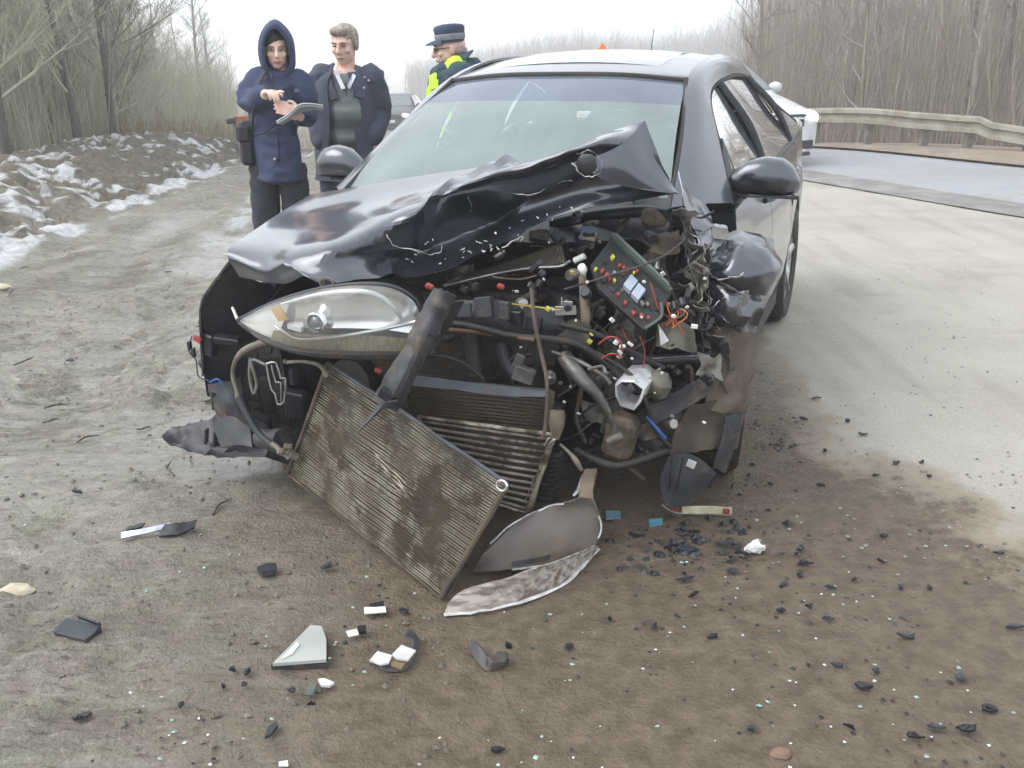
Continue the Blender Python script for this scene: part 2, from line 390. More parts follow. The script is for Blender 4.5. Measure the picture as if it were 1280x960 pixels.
    n1 = nz(1.3, 8, .65); n2 = nz(14, 8, .7); n3 = nz(70, 4, .6); n4 = nz(5, 6, .6, (1, 2.6, 1))
    mudc = mixc(mrg(n1, .35, .65), MUD_A, MUD_B)
    mudc = mixc(mrg(n4, .5, .7), mudc, MUD_C)
    mudc = mixc(mul(mrg(n2, .52, .68), .6), mudc, MUD_D)
    n9 = nz(1.9, 6, .62, (.7, 2.2, 1)); mudc = mixc(mul(mrg(n9, .50, .60), .5), mudc, (.105, .096, .076))
    mudc = mixc(mul(mrg(n3, .56, .68), .6), mudc, (.045, .04, .032)); n8 = nz(240, 3, .6); mudc = mixc(mul(mrg(n8, .55, .75), .45), mudc, (.42, .40, .36)); mudc = mixc(mul(mrg(n8, .45, .3), .45), mudc, (.05, .045, .035))
    n5 = nz(9, 7, .7, (1, 3.2, 1)); mudc = mixc(mul(mrg(n5, .57, .66), .75), mudc, (.055, .048, .038))
    hu = nz(4.3, 5, .6, (1, 2, 1)); mudc = mixc(mul(mrg(hu, .50, .62), .45), mudc, (.225, .245, .175)); mudc = mixc(mul(mrg(hu, .48, .38), .4), mudc, (.26, .215, .19))
    n10 = nz(20, 6, .7, (1, 2.6, 1)); mudc = mixc(mul(mrg(n10, .56, .63), .85), mudc, (.06, .054, .044)); mudc = mixc(mul(mrg(n10, .45, .37), .45), mudc, (.40, .39, .35))
    n6 = nz(3.1, 7, .68, (.8, 2.0, 1)); mudc = mixc(mul(mrg(n6, .56, .66), .5), mudc, (.36, .345, .315))
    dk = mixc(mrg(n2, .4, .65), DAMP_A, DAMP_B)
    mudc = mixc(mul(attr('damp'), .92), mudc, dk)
    mudc = mixc(mul(mul(attr('wet'), mrg(n4, .4, .6, .3, 1)), .3), mudc, (.07, .068, .062))
    lc = mixc(mrg(n1, .35, .65), LOT_A, LOT_B); lc = mixc(mul(mrg(n3, .5, .7), .35), lc, (.13, .125, .115)); lc = mixc(mul(mrg(nz(.7, 6, .6, (1, 3, 1)), .55, .7), .5), lc, (.24, .215, .17))
    spk = n.new('ShaderNodeTexVoronoi'); spk.inputs['Scale'].default_value = 60; l.new(geo.outputs['Position'], spk.inputs['Vector'])
    lc = mixc(mul(mrg(spk.outputs['Distance'], .12, .08), .5), lc, (.5, .5, .48))
    la = n.new('ShaderNodeMath'); la.operation = 'ADD'; l.new(attr('lot'), la.inputs[0]); l.new(mrg(n2, .3, .7, -.34, .34), la.inputs[1])
    lotf = mrg(la.outputs[0], .22, .78)
    trk = nz(1.1, 5, .55, (3.2, .45, 1)); lc = mixc(mul(mrg(trk, .52, .68), .38), lc, (.20, .185, .155))
    dusty = mixc(mrg(n2, .4, .65), (.30, .262, .205), (.24, .205, .155)); lc = mixc(mrg(attr('lot'), 1.0, .80), lc, dusty)
    col = mixc(lotf, mudc, lc)
    far = mixc(mrg(n1, .35, .65), (.14, .115, .075), (.24, .20, .14))
    col = mixc(attr('far'), col, far)
    bc = mixc(mrg(n2, .38, .62), (.075, .068, .05), (.17, .15, .11))
    col = mixc(attr('berm'), col, bc)
    col = mixc(mrg(attr('snow'), .25, .7), col, mixc(mrg(n2, .4, .7), (.56, .57, .59), (.26, .25, .235)))
    col = mixc(mul(mrg(attr('icy'), .2, .8), .6), col, (.48, .49, .52))
    l.new(col, p.inputs['Base Color'])
    ro = mixf(attr('wet'), mixf(attr('damp'), mrg(n2, .3, .7, .5, .8), mrg(n2, .3, .7, .38, .62)), mrg(n2, .35, .65, .04, .30))
    l.new(mixf(attr('wet'), .4, 1.0), p.inputs['Specular IOR Level']); ro = mixf(attr('lot'), ro, .75); ro = mixf(attr('berm'), ro, .85); l.new(ro, p.inputs['Roughness'])
    bp = n.new('ShaderNodeBump'); bp.inputs['Distance'].default_value = .02; l.new(mixf(attr('wet'), mixf(attr('lot'), 1.0, .35), .18), bp.inputs['Strength'])
    hb = n.new('ShaderNodeMath'); hb.operation = 'ADD'; l.new(n2, hb.inputs[0]); l.new(mul(n3, .6), hb.inputs[1]); n7 = nz(230, 3, .6); l.new(hb.outputs[0], bp.inputs['Height'])
    l.new(bp.outputs[0], p.inputs['Normal'])
    me.materials.append(m)
    o = bpy.data.objects.new('ground', me); COL.objects.link(o); tag(o, kind='structure')
MUD_A = (.165, .152, .120); MUD_B = (.235, .220, .182); MUD_C = (.31, .298, .26); MUD_D = (.085, .076, .06)
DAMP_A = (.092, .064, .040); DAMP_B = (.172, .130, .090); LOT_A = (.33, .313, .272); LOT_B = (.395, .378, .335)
make_ground()
def gz(x, y): return float(land_z(np.array([x]), np.array([y]))[0])

# road lane beyond the lot, a sheet a little above the ground, with the edge's shadow line painted as a dark strip along its near side
def ribbon(A, B, name, mat, dz, nsub=10, na=5, kind='structure', parent=None):
    a = catmull(A, nsub); b = catmull(B, nsub); rows = []
    for k in range(na+1):
        t = k/na; q = a*(1-t)+b*t; rows.append(np.column_stack([q, land_z(q[:, 0], q[:, 1])+dz+.02*math.sin(math.pi*t)]))
    mb = MB(); mb.grid(np.array(rows)); o = mb.build(name, mat, parent, smooth=180); tag(o, kind=kind); return o
road_m = M('road_asphalt', (.27, .28, .305), (.32, .33, .355), rough=.6, scale=1.2, bump=.3, bscale=150, dirt=(.27, .26, .25), dscale=.6)
ribbon(NEAR, FARE, 'road', road_m, .010)
edge_shadow_m = M('painted_edge_shadow', (.17, .165, .16), (.25, .24, .23), rough=.8, scale=3, bump=.4, bscale=80)
ribbon([(x-.42, y-.2) for x, y in NEAR], [(x+.25, y+.12) for x, y in NEAR], 'road_edge_shadow', edge_shadow_m, .014, na=2)
verge_m = M('verge_gravel', (.27, .21, .165), (.20, .16, .12), rough=.9, scale=2, bump=.6, bscale=60)
ribbon([(x-.1, y-.05) for x, y in FARE], [(x+1.9, y+1.3) for x, y in FARE], 'verge', verge_m, .05, na=3)
# ============================================================ GUARDRAIL, TREES, BRUSH
rail_m = M('galvanised_rail', (.34, .325, .27), (.23, .215, .17), rough=.6, metal=.3, scale=3, bump=.15, bscale=30, dirt=(.25, .22, .16), dscale=1.5)
post_m = M('rail_post', (.20, .19, .16), rough=.7, metal=.3)
RAILP = [(15.5, 6.2), (13.0, 9.2), (10.3, 12.1), (7.95, 14.75), (6.9, 16.1), (5.7, 18.1), (4.7, 21), (3.6, 25), (2.2, 30)]
gr = thing('guardrail', 'long dented steel guardrail running along the far edge of the road', 'guardrail', (8, 14.7, gz(8, 14.7)))
def rel(p, o): return Vector(p)-o.location
rp = catmull(np.array(RAILP), 8); segs = []
tops = []
for i, (x, y) in enumerate(rp):
    t = rp[min(i+1, len(rp)-1)]-rp[max(i-1, 0)]; t = t/np.linalg.norm(t); nr = np.array([-t[1], t[0]])
    if nr @ (np.array([0, 0])-np.array([x, y])) < 0: nr = -nr
    dip = .05*math.sin(i*.55)+.06*math.sin(i*.23+1)-(.16 if 21 < i < 27 else 0)
    tops.append((x, y, nr, gz(x, y)+float(np.interp(y, [6, 12, 14.7, 16, 18.5], [.42, .40, .46, .60, .74]))+dip*.45))
prof = [(-.02, 0), (.05, -.02), (.05, -.08), (-.01, -.11), (-.01, -.16), (.05, -.19), (.05, -.25), (-.02, -.27)]
i = 0
while i < len(tops)-1:
    j = min(i+4, len(tops)-1); A = []
    for k in range(i, j+1):
        x, y, nr, z = tops[k]; ex = .006 if (i//4) % 2 else 0
        A.append([(x+nr[0]*(a+ex)-gr.location.x, y+nr[1]*(a+ex)-gr.location.y, z+b-gr.location.z) for a, b in prof])
    mb = MB(); mb.grid(np.array(A), th=.004); mb.jit(.012, 1.5); mb.build('rail_beam', rail_m, gr, smooth=50)
    x, y, nr, z = tops[i]; g0 = gz(x, y)
    mb = MB(); mb.box((x-nr[0]*.09-gr.location.x, y-nr[1]*.09-gr.location.y, (z+g0)/2-gr.location.z-.1), (.12, .10, z-g0+.15)); mb.build('post', post_m, gr)
    i = j
bark = {}
bark['grey'] = M('bark_grey', (.22, .21, .19), (.15, .14, .125), rough=.9, scale=6, bump=.5, bscale=30, stretch=(1, 1, .3))
bark['olive'] = M('bark_mossy', (.24, .235, .17), (.17, .17, .12), rough=.9, scale=6, bump=.5, bscale=30, stretch=(1, 1, .3))
bark['pale'] = M('bark_pale', (.42, .40, .35), (.22, .21, .17), rough=.85, scale=5, bump=.3, bscale=30, stretch=(1, 1, .5))
bark['dark'] = M('bark_dark', (.06, .055, .048), (.10, .09, .075), rough=.9, scale=6, bump=.5, bscale=30, stretch=(1, 1, .3))
twig_m = {k: M('twigs_'+k, c, c2, rough=.9, scale=2) for k, c, c2 in (('olive', (.42, .41, .30), (.31, .30, .22)), ('grey', (.30, .285, .27), (.21, .20, .19)), ('mauve', (.31, .27, .225), (.21, .18, .15)), ('dark', (.10, .095, .08), (.15, .14, .115)), ('rust', (.36, .29, .22), (.27, .22, .165)))}
def grow(mb, p, d, L, r, lvl, rng, n):
    pts = [p]; rr = [r]; q = p.copy(); dd = d.copy(); k = 4 if lvl < 2 else 3
    for i in range(k):
        dd = (dd+Vector((rng.uniform(-1, 1), rng.uniform(-1, 1), rng.uniform(-.3, .9)))*.16).normalized(); q = q+dd*(L/k); pts.append(q.copy()); rr.append(r*(1-.8*(i+1)/k))
    mb.tube(pts, rr, n, cap=False)
    if lvl >= 3: return
    c = (7, 6, 5)[lvl] if L > .5 else 3
    for i in range(c):
        t = rng.uniform(.2, .98); a = pts[0].lerp(pts[-1], t); j = min(int(t*k), k-1); a = pts[j].lerp(pts[j+1], t*k-j)
        ax = Vector((rng.uniform(-1, 1), rng.uniform(-1, 1), rng.uniform(-.2, .9))).normalized()
        nd = (d*.75+ax*.8).normalized(); grow(mb, a, nd, L*rng.uniform(.32, .55), max(rr[j]*.5, .0035), lvl+1, rng, 3)
def make_tree(name, label, group, h, r, base, rng, mat, tmat, lean=.02, nb=16):
    t = thing(name, label, 'tree', (0, 0, 0), 0, group); mb = MB(); pts = []; rr = []; k = 9; x = y = 0; lx = rng.uniform(-lean, lean)*3; ly = rng.uniform(-lean, lean)*2
    for i in range(k+1):
        f = i/k; pts.append(Vector((x, y, h*f-.15))); rr.append(r*(1-.86*f)*(1.35 if i == 0 else 1)); x += (lx+rng.uniform(-lean, lean))*h/k; y += (ly+rng.uniform(-lean, lean))*h/k
    mb.tube(pts, rr, 8); mb.build('trunk', mat, t, smooth=60)
    cb = MB()
    for i in range(nb):
        f = base+(1-base)*(i+rng.random())/nb; f = min(f, .99); j = int(f*k); a = pts[j].lerp(pts[j+1], f*k-j); az = rng.uniform(0, 6.28)
        el = rng.uniform(.25, 1.1); d = Vector((math.cos(az)*math.cos(el), math.sin(az)*math.cos(el), math.sin(el)))
        grow(cb, a, d, h*rng.uniform(.16, .34)*(1.15-f*.7), rr[j]*.42, 0 if f < .8 else 1, rng, 4)
    cb.build('crown', tmat, t, smooth=60)
    return t
rng = random.Random(4)
GL = 'thin bare trees in the wood on the left'; GR = 'thin bare trees behind the guardrail'; GF = 'hazy bare trees far down the road'
TL = 'slender bare tree among many in the wood beyond the snowy bank on the left'
TR = 'slender bare tree among many in the wood behind the guardrail'
TF = 'hazy bare tree in the distant tree line beyond the wrecked car'
P_L = [make_tree('bare_tree', TL, GL, h, r, b, rng, bark[m], twig_m[tm], .03, nb) for h, r, b, m, tm, nb in ((5.6, .055, .10, 'olive', 'olive', 18), (5.0, .045, .06, 'grey', 'olive', 17), (6.0, .075, .12, 'dark', 'olive', 18), (4.4, .035, .05, 'olive', 'grey', 16), (6.2, .085, .18, 'grey', 'dark', 16))]
P_R = [make_tree('bare_tree', TR, GR, h, r, b, rng, bark[m], twig_m[tm], .02, nb) for h, r, b, m, tm, nb in ((9, .07, .15, 'grey', 'grey', 15), (8, .06, .1, 'dark', 'rust', 14), (10, .085, .2, 'pale', 'grey', 15), (6, .045, .06, 'olive', 'grey', 13), (8.5, .10, .12, 'grey', 'dark', 16))]
P_F = [make_tree('bare_tree', TF, GF, h, r, b, rng, bark[m], twig_m[tm], .02, nb) for h, r, b, m, tm, nb in ((8, .13, .12, 'grey', 'grey', 22), (7, .11, .1, 'olive', 'olive', 22))]
used = set()
def plant(P, i, x, y, s=1.0, rz=None, label=None, group=None):
    src = P[i % len(P)]
    if id(src) in used: o = copy_tree(src)
    else: o = src; used.add(id(src))
    o.location = (x, y, gz(x, y)); o.rotation_euler = (0, 0, rng.uniform(0, 6.28) if rz is None else rz); o.scale = (s, s, s)
    if label: o['label'] = label
    if group: o['group'] = group
    return o
k = 0
for y0, n_ in ((13.5, 14), (16, 20), (19, 22), (23, 24), (28, 26), (35, 26)):
    for i in range(n_):
        xr = -4.75-.02*y0-(y0-17)*.02; xl = -.60*y0-1.5; x = xl+(min(xr-1.4, -.375*y0)-xl)*(i+rng.random())/n_; y = y0+rng.uniform(-1.2, 1.2)
        if x > -6.6 and y < 17 or x/y > -.375: continue
        plant(P_L, k, x, y, rng.uniform(.8, 1.15)); k += 1
k = 0
for off, n_ in ((2.9, 14), (5, 17), (8, 18), (12, 18), (17, 18), (24, 16)):
    for i in range(n_):
        y = 9+ (46-9)*(i+rng.random())/n_; x = float(interp_x(FARE, y))+off+rng.uniform(-1, 1)
        if abs(x)/y > .75 or x/y < .25: continue
        plant(P_R, k, x, y, rng.uniform(.75, 1.15)); k += 1
k = 0
for i in range(46):
    y = rng.uniform(110, 215); x = rng.uniform(.0, .36)*y
    if -24*(y-52)/38-14 < x < -24*(y-52)/38+2 and y < 100: continue
    plant(P_F, k, x, y, (1.6+y*float(np.interp(x/y, [-.05, 0, .05, .14, .2, .24], [.004, .010, .020, .016, .02, .04]))+min(9.5, .052*(y-13)))*rng.uniform(.85, 1.12)/8); k += 1
for px, yy, s in ((250, 47, 1.0), (235, 52, .9), (272, 50, .8), (262, 58, .85), (290, 60, .6), (200, 44, .95)):
    p = W(px, 150, yy); plant(P_F, k, p.x, yy, s, None, 'bushy bare tree against the sky at the end of the left wood', 'bushy bare trees at the end of the left wood'); k += 1
for px, yy, s in ((480, 95, .72), (505, 100, .78), (525, 98, .7), (460, 110, .7), (545, 105, .7)):
    p = W(px, 110, yy); plant(P_F, 1, p.x, yy, s, None, 'bushy olive tree beyond the dark car on the road', 'bushy olive trees beyond the far dark car')
# four trees one can single out
def single(px, Y, h, r, b, mat, tm, label, lean, nb, seed, rz=0):
    rg = random.Random(seed); t = make_tree('bare_tree', label, None, h, r, b, rg, bark[mat], twig_m[tm], lean, nb); x = W(px, 150, Y).x
    t.location = (x, Y, gz(x, Y)); t.rotation_euler.z = rz; return t
single(139, 16.2, 6.2, .062, .10, 'dark', 'dark', 'dark slim tree with sparse side branches standing alone before the left wood', .012, 13, 5)
single(28, 15.2, 8.5, .12, .42, 'grey', 'dark', 'thick grey forked tree at the left edge beside a pale mossy trunk', .03, 12, 8)
single(4, 14.6, 7.5, .085, .5, 'pale', 'olive', 'pale mossy leaning trunk at the far left edge of the wood', .02, 9, 9)
single(1214, 20.5, 10, .06, .3, 'pale', 'grey', 'tall pale slender trunk behind the right end of the guardrail', .012, 14, 12)
single(1060, 24, 10, .045, .3, 'grey', 'grey', 'slim straight grey trunk behind the guardrail just right of the white car', .012, 14, 15)
# brush: masses of thin stems nobody could count
def brush(name, label, pts, hs, r0, mat, seed, lean=.18, tw=3):
    rs = np.random.RandomState(seed); N = len(pts); P = np.asarray(pts, float); H = np.asarray(hs)
    z0 = land_z(P[:, 0], P[:, 1])-.05; b = np.column_stack([P, z0]); vs = []; fs = []; cnt = 0
    def sticks(a, d, L, r):
        nonlocal cnt
        m = len(a); ang = rs.rand(m)*6.28; e1 = np.column_stack([np.cos(ang), np.sin(ang), np.zeros(m)]); e2 = np.column_stack([-np.sin(ang), np.cos(ang), np.zeros(m)])
        bend = (rs.rand(m, 3)-.5)*(L*.18)[:, None]; rings = []
        for t, k in ((0, 1), (.5, .75), (1, .25)):
            c = a+d*(L*t)[:, None]+bend*(4*t*(1-t)); 
            for q in range(3):
                w_ = 2.094*q; rings.append(c+(e1*math.cos(w_)+e2*math.sin(w_))*(r*k)[:, None])
        A = np.stack(rings, 1).reshape(-1, 3); base = np.arange(m)*9+cnt; F = []
        for i in range(2):
            for q in range(3):
                F.append(np.column_stack([base+i*3+q, base+i*3+(q+1) % 3, base+i*3+3+(q+1) % 3, base+i*3+3+q]))
        vs.append(A); fs.append(np.concatenate(F)); cnt += m*9
    d = np.column_stack([(rs.rand(N)-.5)*lean*2, (rs.rand(N)-.5)*lean*2, np.ones(N)]); d /= np.linalg.norm(d, axis=1)[:, None]
    r = r0*(.5+rs.rand(N)); sticks(b, d, H, r)
    for _ in range(tw):
        t = .15+.8*rs.rand(N); a = b+d*(H*t)[:, None]; e = d+ (rs.rand(N, 3)-.5)*1.5; e[:, 2] = np.abs(e[:, 2])*.8+.1; e /= np.linalg.norm(e, axis=1)[:, None]
        sticks(a, e, H*(.15+.25*rs.rand(N)), r*.5)
    v = np.concatenate(vs); f = np.concatenate(fs); me = bpy.data.meshes.new(name); me.vertices.add(len(v)); me.vertices.foreach_set('co', v.ravel())
    me.loops.add(f.size); me.loops.foreach_set('vertex_index', f.ravel().astype(np.int32)); me.polygons.add(len(f))
    me.polygons.foreach_set('loop_start', np.arange(0, f.size, 4, dtype=np.int32)); me.polygons.foreach_set('loop_total', np.full(len(f), 4, np.int32)); me.update()
    me.materials.append(mat); o = bpy.data.objects.new(name, me); COL.objects.link(o); return tag(o, label, 'brush', None, 'stuff')
rs = np.random.RandomState(3)
def cloud(n, fn):
    out = [fn() for _ in range(n)]; return [o for o in out if o]
def lf():
    y = 13.5+26*rs.rand()**1.3; xr = -5.6-.03*(y-13)-(1.0 if y < 17 else 0); xl = -.62*y-2; return (xl+(xr-xl)*rs.rand(), y)
p = cloud(6000, lf); hh = .4+2.6*rs.rand(len(p))**2.2; hh = [min(h, 1.0+max(0, (-.30-x/y)*26)+.02*y) if x/y > -.37 else h for (x, y), h in zip(p, hh)]; brush('thicket', 'olive grey thicket of bare stems filling the wood on the left', p, hh, .0055, twig_m['olive'], 1, .14, 6)
def lf2():
    y = 38+30*rs.rand(); xr = -.36*y; xl = -.62*y-2; return (xl+(xr-xl)*rs.rand(), y)
p = cloud(4200, lf2); brush('thicket', 'hazy grey thicket deep in the wood on the left', p, 3+3.5*rs.rand(len(p)), .013, twig_m['olive'], 2, .10, 4)
def rf():
    y = 9+38*rs.rand(); off = 2.5+20*rs.rand()**1.6; x = float(interp_x(FARE, y))+off; return (x, y) if .245 < x/y < .78 else None
p = cloud(9500, rf); brush('thicket', 'grey brown thicket of bare stems behind the guardrail', p, 1.0+5.2*rs.rand(len(p)), .0075, twig_m['mauve'], 3, .12, 4)
def rf1():
    y = 9+30*rs.rand(); x = float(interp_x(FARE, y))+2.4+2.5*rs.rand(); return (x, y) if x/y < .78 else None
p = cloud(2600, rf1); brush('undergrowth', 'low rusty brown undergrowth along the back of the guardrail', p, .3+.9*rs.rand(len(p)), .007, twig_m['rust'], 4, .35)
def rf2():
    y = 44+45*rs.rand(); x = float(interp_x(FARE, y))+6+ (y*.72-float(interp_x(FARE, y)))*rs.rand(); return (x, y) if x/y > .255 else None
p = cloud(5600, rf2); brush('far_wood', 'hazy far wood of bare stems on the right', p, [4.5+4*q for q in rs.rand(len(p))], .02, twig_m['mauve'], 5, .08, 4)
def ff():
    y = 110+110*rs.rand(); x = (-.10+.5*rs.rand())*y; return (x, y)
p = cloud(8000, ff); brush('far_wood', 'hazy tree line across the valley ahead', p, [(1.6+y*float(np.interp(x/y, [-.1, 0, .05, .14, .2, .24], [-.004, .008, .017, .013, .018, .04]))+min(9.5, .052*(y-13)))*(.7+.33*rs.rand()) for x, y in p], .035, twig_m['grey'], 6, .10, 5)
def le():
    y = 30+32*rs.rand(); t = rs.rand(); return ((-.385+.10*t)*y, y)
p = cloud(1500, le); brush('thicket', 'pale bushy thicket at the far end of the left wood beside the hooded person', p, [max(.8, (1.6+y*.03*(1-((x/y+.385)/.10)**1.5)+.052*(y-13)))*(.6+.45*rs.rand()) for x, y in p], .010, twig_m['olive'], 9, .2, 5)
def sl_():
    y = 14+8*rs.rand(); x = -4.7-.02*y-2.2*rs.rand()+.5*(y-16)*.3; return (x, y) if y > 15.5 else None
p = cloud(1500, sl_); brush('dry_grass', 'dry yellow grass on the verge by the marker post', p, .15+.4*rs.rand(len(p)), .005, M('dry_grass', (.26, .21, .12), (.18, .15, .08), rough=.9), 7, .5, 2)
# berm stubble: dead stalks and clods poking out of the dirty snow
def bk():
    y = 5.5+10*rs.rand(); x = -4.6-1.6*rs.rand(); return (x, y)
p = cloud(700, bk); brush('dead_stalks', 'short dead stalks poking out of the dirty snow bank', p, .05+.12*rs.rand(len(p)), .004, twig_m['dark'], 8, .7, 1)
# ============================================================ THE WRECKED CAR
paint = M('black_paint', (.034, .040, .058), (.042, .049, .07), rough=.30, metal=.7, scale=3, coat=1, spec=.6, dirt=(.16, .15, .14), dscale=2.2, dlo=.66, dhi=.95)
paint_in = M('paint_underside', (.012, .013, .017), (.02, .02, .024), rough=.45, scale=8, coat=.3, dirt=(.06, .05, .04), dscale=6, dlo=.55, dhi=.8)
plas = M('black_plastic', (.009, .010, .014), (.015, .017, .022), rough=.42, scale=9, bump=.15, bscale=90, dirt=(.06, .05, .038), dscale=9, dlo=.58, dhi=.85)
plasb = M('grey_plastic', (.040, .043, .050), (.028, .028, .034), rough=.5, scale=9, bump=.1, dirt=(.14, .115, .085), dscale=9, dlo=.52, dhi=.7)
rubber = M('rubber', (.011, .011, .012), (.018, .017, .016), rough=.6, scale=10, bump=.3, bscale=60, dirt=(.06, .048, .036), dscale=7, dlo=.5, dhi=.75)
muddy = M('muddy_metal', (.10, .078, .055), (.045, .038, .032), rough=.7, metal=.3, scale=7, bump=.4, bscale=50, dirt=(.17, .135, .095), dscale=5, dlo=.48, dhi=.62)
alu = M('aluminium', (.52, .52, .52), (.30, .29, .27), rough=.35, metal=.9, scale=14, bump=.15, bscale=70, dirt=(.20, .17, .13), dscale=8, dlo=.55, dhi=.72)
steel = M('dull_steel', (.17, .165, .16), (.075, .07, .065), rough=.42, metal=.7, scale=12, bump=.2, bscale=60, dirt=(.13, .10, .075), dscale=9, dlo=.5, dhi=.68)
torn = M('torn_edge', (.74, .74, .76), (.42, .41, .40), rough=.45, metal=.3, scale=40, lo=.35, hi=.7)
chrome = M('chrome', (.93, .94, .95), (.84, .85, .87), rough=.16, metal=.9, scale=5)
white_p = M('white_plastic', (.75, .75, .73), (.6, .6, .58), rough=.5, scale=20)
primer = M('primer_metal', (.24, .235, .22), (.09, .085, .075), rough=.45, metal=.3, scale=9, bump=.3, bscale=40, dirt=(.10, .085, .065), dscale=10, dlo=.5, dhi=.66)
beige = M('beige_hose', (.20, .18, .14), (.11, .095, .075), rough=.6, scale=14)
red_p = M('red_plastic', (.32, .045, .035), rough=.45); yel_p = M('yellow_plastic', (.55, .52, .06), rough=.45); blu_p = M('blue_plastic', (.05, .22, .38), rough=.45); org_p = M('orange_plastic', (.75, .20, .05), rough=.5)
cond_m = M('condenser_fins', (.135, .12, .10), (.07, .06, .05), rough=.6, metal=.4, scale=5, bump=.5, bscale=150, dirt=(.085, .068, .048), dscale=6, dlo=.42, dhi=.58)
condt = M('condenser_tube', (.50, .47, .39), (.28, .25, .19), rough=.42, metal=.5, scale=9, dirt=(.10, .08, .055), dscale=7, dlo=.45, dhi=.58)
wsg = glass('windscreen_glass', (.78, .88, .87), 1.5, .27, (.62, .76, .76)); bandg = glass('bluish_band_glass', (.40, .46, .58), 1.5, .30, (.36, .44, .58)); sideg = glass('side_glass', (.28, .33, .36), 1.6, .05, (.5, .5, .5))  # pale diffuse in the windscreen panes stands in for reflected sky
lensg = glass('lens_glass', (.92, .93, .93), 1.4, .10, (.75, .75, .72))
wreck = thing('wrecked_car', 'black estate car with its front smashed in, hood folded up and radiators hanging out', 'car', (OX, OY, 0), -PSI)
def P(name, mb, mat, smooth=35, parent=None, **k): return mb.build(name, mat, parent or wreck, smooth=smooth, **k)
def sm(p, s): return (p[0]*s, p[1], p[2])
# ---- greenhouse and sides
def belt(y): return 1.02+.045*(y-.5)
def sidex(y, z):
    w_ = np.interp(y, [-.6, 0, .4, 2.6, 3.3, 3.7], [.86, .91, .925, .925, .88, .80]); k = np.interp(z, [.2, .34, .55, .72, .80, .95, 1.1], [.925, .97, 1.0, 1.0, .995, .985, .965]); return w_*k
def zmin(y): d = abs(y-2.77); return .37+math.sqrt(max(.415**2-d*d, 0)) if d < .41 else .30
def panel(name, y0, y1, s, nz=10, ny=14):
    A = []
    for i in range(ny+1):
        y = y0+(y1-y0)*i/ny; z0 = zmin(y); z1 = belt(y)
        A.append([(s*(sidex(y, z)+(.012 if .78 < z < .83 else 0)), y, z) for z in np.linspace(z0, z1, nz)])
    mb = MB(); mb.grid(np.array(A), th=.012*s); return P(name, mb, paint)
for s in (1, -1):
    d1 = panel('front_door', .50, 1.466, s); d2 = panel('rear_door', 1.474, 2.36, s); panel('rear_quarter', 2.368, 3.62, s, ny=24)
    for y, d in ((1.36, d1), (2.26, d2)):
        mb = MB(); mb.tube([(s*.925, y-.09, .945+.03*(y-1.3)), (s*.955, y-.05, .95+.03*(y-1.3)), (s*.955, y+.05, .953+.03*(y-1.3)), (s*.925, y+.09, .955+.03*(y-1.3))], .012, 8, sub=3, flat=1.4); P('door_handle', mb, paint, parent=d)
    mb = MB(); mb.box((s*.845, 1.42, .25), (.09, 1.9, .13)); P('sill', mb, plas)
    r1 = [(.70, .30, 1.04), (.645, .72, 1.26), (.565, 1.15, 1.475), (.56, 1.7, 1.56), (.55, 2.3, 1.55), (.53, 2.95, 1.44), (.60, 3.45, 1.20)]
    r2 = [(.79, .40, 1.045), (.70, .80, 1.27), (.612, 1.2, 1.475), (.612, 1.7, 1.54), (.605, 2.3, 1.52), (.60, 2.9, 1.405), (.72, 3.35, 1.2)]
    r3 = [(.885, .56, 1.03), (.752, .90, 1.25), (.652, 1.2, 1.42), (.645, 1.7, 1.478), (.638, 2.3, 1.458), (.675, 2.8, 1.338), (.83, 3.12, 1.17)]
    mb = MB(); mb.sheet([[sm(p, s) for p in r] for r in (r1, r2, r3)], 5, .012*s); P('a_pillar_and_roof_rail', mb, paint, 60)
    mb = MB(); mb.tube([sm((p[0]+.004, p[1]+.012, p[2]-.006), s) for p in r3], .011, 6, sub=5); P('window_trim', mb, rubber, 60)
    mb = MB(); mb.tube([(s*.702, .29, 1.045), (s*.646, .70, 1.262), (s*.566, 1.13, 1.48)], .010, 6, sub=5); P('windscreen_trim', mb, rubber, 60)
    def pane(b0, b1, t0, t1):
        def top(y): return [np.interp(y, [p[1] for p in r3], [p[k] for p in r3]) for k in (0, 2)]
        A = []
        for k in range(7):
            f = k/6; yb = b0+(b1-b0)*f; yt = t0+(t1-t0)*f; tx, tz = top(yt); bx, bz = .893, belt(yb)
            A.append([(s*(bx+(tx-bx)*q+.012*math.sin(math.pi*q)), yb+(yt-yb)*q, bz+(tz-.01-bz)*q) for q in np.linspace(0, 1, 6)])
        mb = MB(); mb.grid(np.array(A)); P('side_window', mb, sideg, 180)
    pane(.72, 1.44, 1.02, 1.42); pane(1.52, 2.42, 1.50, 2.28); pane(2.48, 3.02, 2.36, 2.84)
    for b, t in ((1.48, 1.46), (2.45, 2.32)):
        tx, tz = [np.interp(t, [p[1] for p in r3], [p[k] for p in r3]) for k in (0, 2)]
        mb = MB(); mb.tube([(s*.897, b, belt(b)-.02), (s*.80, (b+t)/2, (belt(b)+tz)/2+.01), (s*(tx+.006), t, tz)], .013, 6, sub=4, flat=1.5); P('door_pillar', mb, plas, 60)
    mb = MB(); mb.tube([(s*x, y, belt(y)+.002) for x, y in ((.903, .6), (.903, 1.2), (.903, 1.8), (.900, 2.4), (.88, 2.9))], .011, 6, sub=3); P('belt_trim', mb, plasb, 60)
    mb = MB(); mb.plate([(s*.902, .56, 1.0), (s*.90, .80, 1.03), (s*.76, .97, 1.245), (s*.80, .80, 1.17)], .012); P('window_sail', mb, plas)
rf = MB(); A = []
